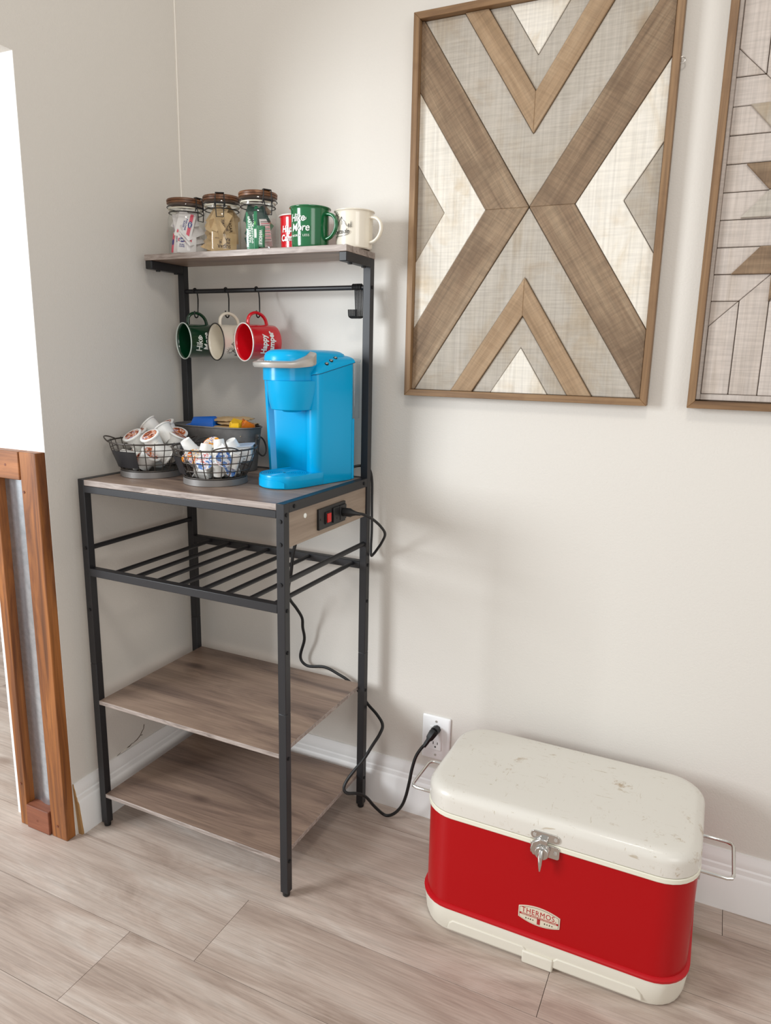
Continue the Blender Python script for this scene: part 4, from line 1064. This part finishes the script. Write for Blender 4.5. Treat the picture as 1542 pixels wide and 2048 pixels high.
creamer('ribbed white creamer cup with base down at basket front', (.3700, -.3420, .9880), axes(.0, .15, .98), 'foil_a', .2)
creamer('white creamer cup lying low near the label plate', (.3080, -.3420, .9640), axes(-.70, .10, .45), 'foil_a', .2)
creamer('white creamer cup leaning on the wires beside jam tub', (.3950, -.3020, 1.0000), axes(.35, -.3, .85), 'foil_c', .2)
creamer('white creamer cup lying low beneath the jam tub', (.3830, -.3150, .9700), axes(.80, .35, .25), 'foil_a', .2)
creamer('creamer cup with bright lid behind the label plate', (.2590, -.3160, .9900), axes(-.55, .50, .60), 'foil_b', 1.2)
creamer('white creamer cup upside down at the heap back', (.3560, -.2540, .9980), axes(.3, -.3, -.85), 'foil_a', .2)
for k, (x, y, z, n) in enumerate(((.30, -.300, .979, (.3, .3, .8)), (.345, -.295, .963, (-.7, .3, .2)), (.325, -.25, .977, (.2, -.5, .7)), (.285, -.265, .975, (-.4, -.3, .6)), (.365, -.27, .966, (.6, -.4, .3)), (.34, -.335, .966, (.9, .1, .1)))):
    creamer('white creamer cup buried under the others in the basket', (x, y, z), axes(*n), 'white', k)
# square jam tub
JT = thing('jam_tub', 'small clear jam tub with pale blue lid at basket edge', 'jam tub', (.3720, -.2380, .9800), rot=(math.radians(4), math.radians(-4), .45))
MB().loft([rrect(-w, w, -w, w, .004, z, 4) for w, z in ((.0155, 0), (.0165, .002), (.0185, .034), (.0215, .0345), (.0215, .036))]).build('tub', 'whitecup', JT, world=False)
MB().loft([rrect(-.0225, .0225, -.0225, .0225, .004, z, 4) for z in (.036, .0366)]).build('foil_lid', 'foil_c', JT, world=False)

# ------------------------------------------------------------------ oval tub and its contents
TBX, TBY, TBZ = .1910, -.1140, ZT-.0004
TB = thing('oval_tub', 'dark galvanised oval metal tub at the back of counter', 'tub', (TBX, TBY, TBZ))
def oval(a, b, z, n=56, p=2.6):
    out = []
    for j in range(n):
        t = 2*PI*j/n; c, s = math.cos(t), math.sin(t)
        out.append((a*math.copysign(abs(c)**(2/p), c), b*math.copysign(abs(s)**(2/p), s), z))
    return out
MB().loft([oval(.112, .048, 0), oval(.114, .050, .001), oval(.118, .0535, .04), oval(.127, .0612, .1115), oval(.1262, .0604, .1115), oval(.1165, .052, .04), oval(.112, .0485, .003)]).build('tub_body', 'galv', TB, 50, world=False)
for z, k in ((.1125, 0), ):
    MB().tube(oval(.1275, .0617, z), .0022, 6, True).build('rolled_rim', 'galv', TB, world=False)
for sx in (-1, 1):
    hx = sx*.1275
    rg = MB().tube([(hx+sx*(.004+.012*(1-math.cos(t))*.5), .021*math.sin(t), .066+.024*math.cos(t)) for t in [2*PI*i/20 for i in range(20)]], .0022, 6, True).build('ring_handle', 'wire', TB, world=False)
    MB().box(*(sorted((hx-sx*.008, hx+sx*.006))), -.005, .005, .083, .096).build('handle_lug', 'galv', TB, world=False, bevel=.001)
def wad(name, label, cat, pos, w, d, h, mat, rot, seed, group='snacks and napkins in the oval tub', wr=.004):
    rn = random.Random(seed); n = 9
    secs = []
    for j, (zz, k) in enumerate(((-h/2, .9), (-h/4, 1.), (h/4, 1.), (h/2, .88))):
        sec = []
        for p in rrect(-w/2*k, w/2*k, -d/2*k, d/2*k, min(w, d)*.18, zz, 4):
            sec.append((p[0]+rn.uniform(-wr, wr)*.5, p[1]+rn.uniform(-wr, wr)*.5, p[2]+rn.uniform(-wr, wr)))
        secs.append(sec)
    return single(name, MB().loft(secs), mat, label, cat, pos, group, 50, 0, rot)
zt_ = TBZ+.108
bp_ = single('snack_packet', MB().loft([rrect(-.034, .034, -.021, .021, .004, -.03, 3), rrect(-.034, .034, -.021, .021, .004, .026, 3), rrect(-.031, .031, -.013, .013, .003, .036, 3), rrect(-.032, .032, -.0015, .0015, .001, .041, 3)]), 'bluewrap', 'blue snack box with foil top standing in oval tub', 'packet', (.1600, -.1200, TBZ+.0935), 'snacks and napkins in the oval tub', 50, 0, (math.radians(8), math.radians(-4), .15))
MB().box(-.020, .012, -.0217, -.0205, .004, .016).build('green_print', 'leafgreen2', bp_, world=False)
single('snack_packet', MB().loft([rrect(-.03, .03, -.012, .012, .003, -.02, 3), rrect(-.03, .03, -.010, .010, .003, .02, 3), rrect(-.032, .032, -.0015, .0015, .001, .026, 3)]), 'bluewrap', 'flat blue wrapper leaning in corner of the oval tub', 'packet', (.1130, -.1220, TBZ+.090), 'snacks and napkins in the oval tub', 50, 0, (math.radians(35), math.radians(-16), -.2))
for i, (x, y, z, w, d, rz, rx) in enumerate(((.228, -.118, .090, .13, .085, .08, .02), (.222, -.105, .103, .125, .075, .02, -.05), (.232, -.098, .1150, .12, .062, -.06, .04), (.224, -.100, .1245, .115, .05, .10, .07))):
    lab = ['brown paper napkin lying lowest in the tub', 'brown paper napkin folded under two others', 'crumpled brown paper napkin near the top', 'topmost brown paper napkin folded in the oval tub'][i]
    q = packet_mesh(w, d, .008, 'paper_brown').copy()
    rn = random.Random(i+5)
    for v in q.vertices: v.co.z += rn.uniform(-.0025, .0025)
    o = bpy.data.objects.new('paper_napkin', q); COL.objects.link(o); tag(o, lab, 'napkin', 'snacks and napkins in the oval tub')
    o.location = (x, y, TBZ+z+.004); o.rotation_euler = (rx, .03*(-1)**i, rz)
wad('snack_wrapper', 'yellow crinkled wrapper at the end of oval tub', 'wrapper', (.2700, -.1400, TBZ+.112), .030, .03, .034, 'yellowwrap', (.3, .2, .4), 3)
wad('snack_wrapper', 'orange crinkled wrapper beside the yellow one in tub', 'wrapper', (.2880, -.1180, TBZ+.113), .036, .026, .026, 'orangewrap', (.2, .5, .9), 4)
